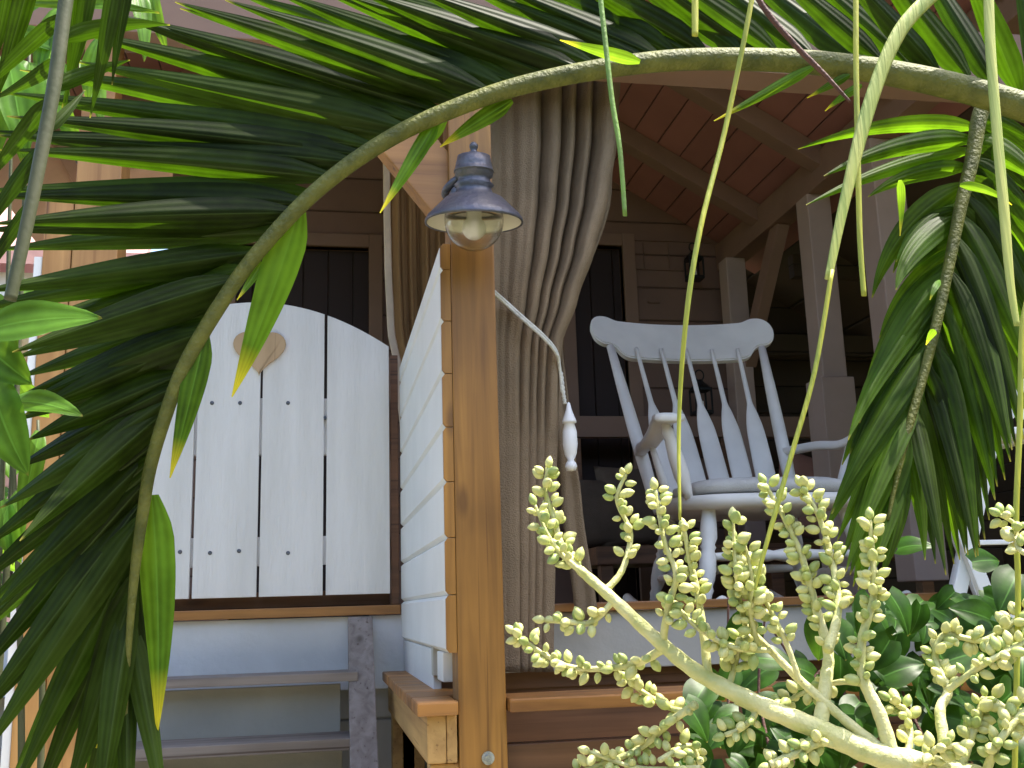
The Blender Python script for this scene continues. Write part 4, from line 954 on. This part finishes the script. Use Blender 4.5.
# ------------------------------------------------------------------ broad leaves
def broad_leaf(bm, p, d, n, L_, Wd, cup=.15, heart=False):
    uvl = bm.loops.layers.uv.verify(); s = d.cross(n).normalized(); n = s.cross(d).normalized(); rows = []; K = 9
    for i in range(K+1):
        t = i/K
        hw = Wd*.5*(math.sin(math.pi*min(1, (t*.92+.06))**(.62 if heart else .8)))**.85
        if t == 1: hw = .0004
        row = []
        for j in range(7):
            u = j/3-1
            back = (-.12*L_*abs(u)*(1-t)**3 if heart else 0)
            q = p+d*(L_*t+back)+s*hw*u+n*(-(t-.3)**2*L_*.35+abs(u)*hw*cup+.03*L_*math.sin(t*9+u*2)*abs(u)*.4)
            row.append((bm.verts.new(q), (u+1)/2, t))
        rows.append(row)
    for a, b in zip(rows, rows[1:]):
        for j in range(6):
            q = (a[j], a[j+1], b[j+1], b[j]); f = bm.faces.new([x[0] for x in q]); f.smooth = True
            for lp2, x in zip(f.loops, q): lp2[uvl].uv = (x[1], x[2])
vr = random.Random(21)
# climbing vine bottom right
vine = empty('leafy_vine', (1.35, 1.95, 0), 'leafy green vine with heart shaped leaves climbing the deck edge behind the fruits', 'vine')
w = B()
for k in range(9):
    x = 720+k*38; pts = smooth_pts([tuple(at(x+vr.uniform(-20, 20), 1000, 1.95)*1), tuple(at(x+vr.uniform(-30, 30), 800, 1.9)), tuple(at(x+vr.uniform(-30, 30), 690, 1.98)), tuple(at(x+vr.uniform(-30, 50), 600+vr.uniform(-20, 40), 1.98))], 6)
    tube(w, pts, taper(.005, .002, len(pts)), 6)
obj('stem', w, MT['twig'], vine, True)
w = B()
expl = [(914, 545, 34), (900, 612, 44), (905, 668, 42), (868, 615, 40), (985, 560, 34), (1010, 590, 50), (972, 612, 40), (1005, 700, 48), (740, 640, 46), (775, 660, 44), (925, 700, 46), (965, 655, 40), (880, 655, 36), (820, 640, 40), (700, 720, 40), (1000, 650, 40)]
pts_ = [(x+vr.uniform(-3, 3), y, s, 1.68+vr.uniform(-.05, .03)) for x, y, s in expl]
for k in range(330):
    x = vr.uniform(690, 1080); y0 = 690-.35*(x-690) if x < 860 else 600
    y = vr.uniform(max(590, y0), 830); pts_.append((x, y, vr.uniform(20, 42), vr.uniform(1.72, 2.15)))
for x, y, s, Y in pts_:
    p = at(x, y, Y); d = Vector((vr.uniform(-1, 1), vr.uniform(-.6, .1), vr.uniform(-1, .4))).normalized()
    n = Vector((vr.uniform(-.5, .5), -1, vr.uniform(.1, 1.2))).normalized()
    L_ = s/F*Y*1.1; broad_leaf(w, p-d*L_*.5, d, n, L_, L_*.82, .12, True)
obj('foliage', w, MT['vine'], vine)
# shrub on the left
sh = empty('broadleaf_shrub', (-.62, 1.55, 0), 'bright green broadleaf shrub at the left edge beside the pale post', 'shrub')
w = B()
for (a, b) in (((20, 1000), (5, 300)), ((-30, 1000), (12, 120)), ((30, 1000), (38, 420)), ((-20, 900), (30, 40))):
    pts = smooth_pts([tuple(at(a[0], a[1], 1.5)), tuple(at((a[0]+b[0])/2+8, (a[1]+b[1])/2, 1.47)), tuple(at(b[0], b[1], 1.45))], 8); tube(w, pts, taper(.006, .002, len(pts)), 7)
obj('stem', w, MT['rachis_g'], sh, True)
w = B()
ex = [  # base, tip, width px, Y
 (-20, 330, 92, 308, 40, 1.05), (-15, 345, 24, 380, 40, 1.1), (-10, 380, 18, 470, 46, 1.1), (0, 330, 20, 320, 26, 1.12), (8, 400, 78, 405, 30, 1.1), (40, 430, 20, 520, 20, 1.2), (8, 55, 25, 148, 34, 1.25), (30, 60, 20, 150, 36, 1.28), (45, 40, 66, 120, 26, 1.3), (-10, 60, -5, 150, 40, 1.3), (0, 20, 50, -10, 26, 1.3), (10, 30, 60, 45, 22, 1.3),
 (15, 0, 150, 2, 16, 1.0), (135, -20, 150, 50, 20, 1.3), (150, -20, 160, 44, 16, 1.32), (70, 70, 88, 20, 16, 1.3), (0, 500, 14, 560, 26, 1.3), (20, 490, 10, 560, 20, 1.3), (-20, 300, 10, 345, 44, 1.2), (60, 95, 75, 150, 20, 1.3), (85, 60, 105, 115, 22, 1.35), (60, 5, 30, 70, 24, 1.3), (100, 35, 80, 95, 22, 1.3)]
for (x0, y0, x1, y1, wd, Y) in ex:
    p, q = at(x0, y0, Y), at(x1, y1, Y-.03); d = q-p; L_ = d.length
    n = Vector((vr.uniform(-.5, .5), -1, vr.uniform(-.2, .8))); broad_leaf(w, p, d.normalized(), n, L_, wd/F*Y*1.05, .15)
for k in range(60):
    x, y = vr.uniform(-80, 22), vr.uniform(280, 1000); Y = vr.uniform(1.5, 2.0)
    p = at(x, y, Y); d = Vector((vr.uniform(-1, 1), vr.uniform(-.5, .5), vr.uniform(-1, .5))).normalized(); n = Vector((vr.uniform(-1, 1), -1, vr.uniform(0, 1.5))).normalized()
    if y > 560: continue
    broad_leaf(w, p, d, n, vr.uniform(.05, .09), vr.uniform(.03, .05), .15)
obj('foliage', w, MT['shrub'], sh)
# ------------------------------------------------------------------ garden behind on the left
nb_ = empty('neighbour_house', (-4.2, 9, 0), 'salmon pink boarded house with white columns beyond the left post', 'house')
w = B(); box(w, (-7.5, 9.0, 0), (-1.5, 9.2, 5.2), 0); obj('wall', w, MT['pink_house'], nb_)
for x in (-4.0, -2.95, -2.0):
    w = B(); box(w, (x, 7.9, 0), (x+.22, 8.1, 3.6)); obj('column', w, MT['white'], nb_)
w = B(); box(w, (-7.5, 7.6, 3.6), (-1.4, 9.3, 3.9)); obj('eave', w, MT['white'], nb_)
w = B(); v = [w.verts.new(p) for p in ((-7.8, 7.4, 3.9), (-1.2, 7.4, 3.9), (-1.2, 9.6, 6.2), (-7.8, 9.6, 6.2))]; w.faces.new(v)
e = bmesh.ops.extrude_face_region(w, geom=w.faces[:]); bmesh.ops.translate(w, verts=[x for x in e['geom'] if isinstance(x, bmesh.types.BMVert)], vec=(0, 0, .1)); obj('roof', w, MT['roofing'], nb_)
w = B(); box(w, (-5.6, 8.94, 1.2), (-4.6, 9.0, 2.6)); obj('window', w, MT['white'], nb_)
hd = empty('hedge', (-2.6, 6.2, 0), 'dark green garden hedge in front of the pink house', 'hedge')
w = B()
for k in range(3500):
    p = Vector((vr.uniform(-4.4, -1.15), vr.uniform(5.8, 6.6), vr.uniform(.1, 2.15)+.12*math.sin(k)))
    d = Vector((vr.uniform(-1, 1), vr.uniform(-1, 1), vr.uniform(-1, 1))).normalized(); n = Vector((vr.uniform(-1, 1), -1, vr.uniform(0, 1.5))).normalized()
    s = d.cross(n).normalized()*.025; q = [w.verts.new(p-d*.045), w.verts.new(p+s), w.verts.new(p+d*.045), w.verts.new(p-s)]; w.faces.new(q)
obj('foliage', w, MT['vine'], hd)
w = B()
for k in range(12): x = -4.3+k*.27; tube(w, [(x, 6.2, 0), (x+.05, 6.2, 1.2), (x+vr.uniform(-.1, .1), 6.2, 1.9)], [.03, .02, .01], 7)
obj('trunk', w, MT['twig'], hd)
# unseen hedge surface added behind the viewer to block low sky light
hg = bmesh.new(); hg.loops.layers.uv.new('UVMap')
bmesh.ops.create_grid(hg, x_segments=120, y_segments=40, size=1)
for v in hg.verts:
    a = v.co.x*math.radians(115); z = (v.co.y+1)*2.05
    rr2 = 6.2+.25*math.sin(a*23+z*3)+.2*math.sin(z*7+a*11)-.5*max(0, z-5)+vr.uniform(-.1, .1)
    v.co = Vector((math.sin(a)*rr2*.95, .6-math.cos(a)*rr2, z+.2*math.sin(a*31)))
tag(obj('garden_hedge', hg, noisy('hedge_green', (.10, .16, .05), .3, 9, .9, .9, 30)), 'tall clipped hedge closing the garden in front of the porch', 'hedge')
# ------------------------------------------------------------------ light
world = bpy.data.worlds.new('World'); sc.world = world; world.use_nodes = True; nt = world.node_tree
bg = nt.nodes['Background']; sky = nt.nodes.new('ShaderNodeTexSky'); sky.sky_type = 'NISHITA'; sky.sun_disc = False; sky.dust_density = 2.5; sky.ozone_density = .45
SUN = Vector((.38, -.10, .92)).normalized()
sky.sun_elevation = math.asin(SUN.z); sky.sun_rotation = math.atan2(SUN.x, SUN.y)
nt.links.new(sky.outputs[0], bg.inputs[0]); bg.inputs[1].default_value = .15
sd = bpy.data.lights.new('sun', 'SUN'); sd.energy = 3.0; sd.angle = R(.5); sd.color = (1, .94, .82)
so = bpy.data.objects.new('sun', sd); COL.objects.link(so); so.rotation_euler = (-SUN).to_track_quat('-Z', 'Y').to_euler(); so.location = (3, -2, 8)
sc.view_settings.view_transform = 'Standard'; sc.view_settings.look = 'None'; sc.view_settings.exposure = 2.05; sc.view_settings.gamma = 1
sc.cycles.max_bounces = 10; sc.cycles.diffuse_bounces = 6; sc.cycles.transparent_max_bounces = 12
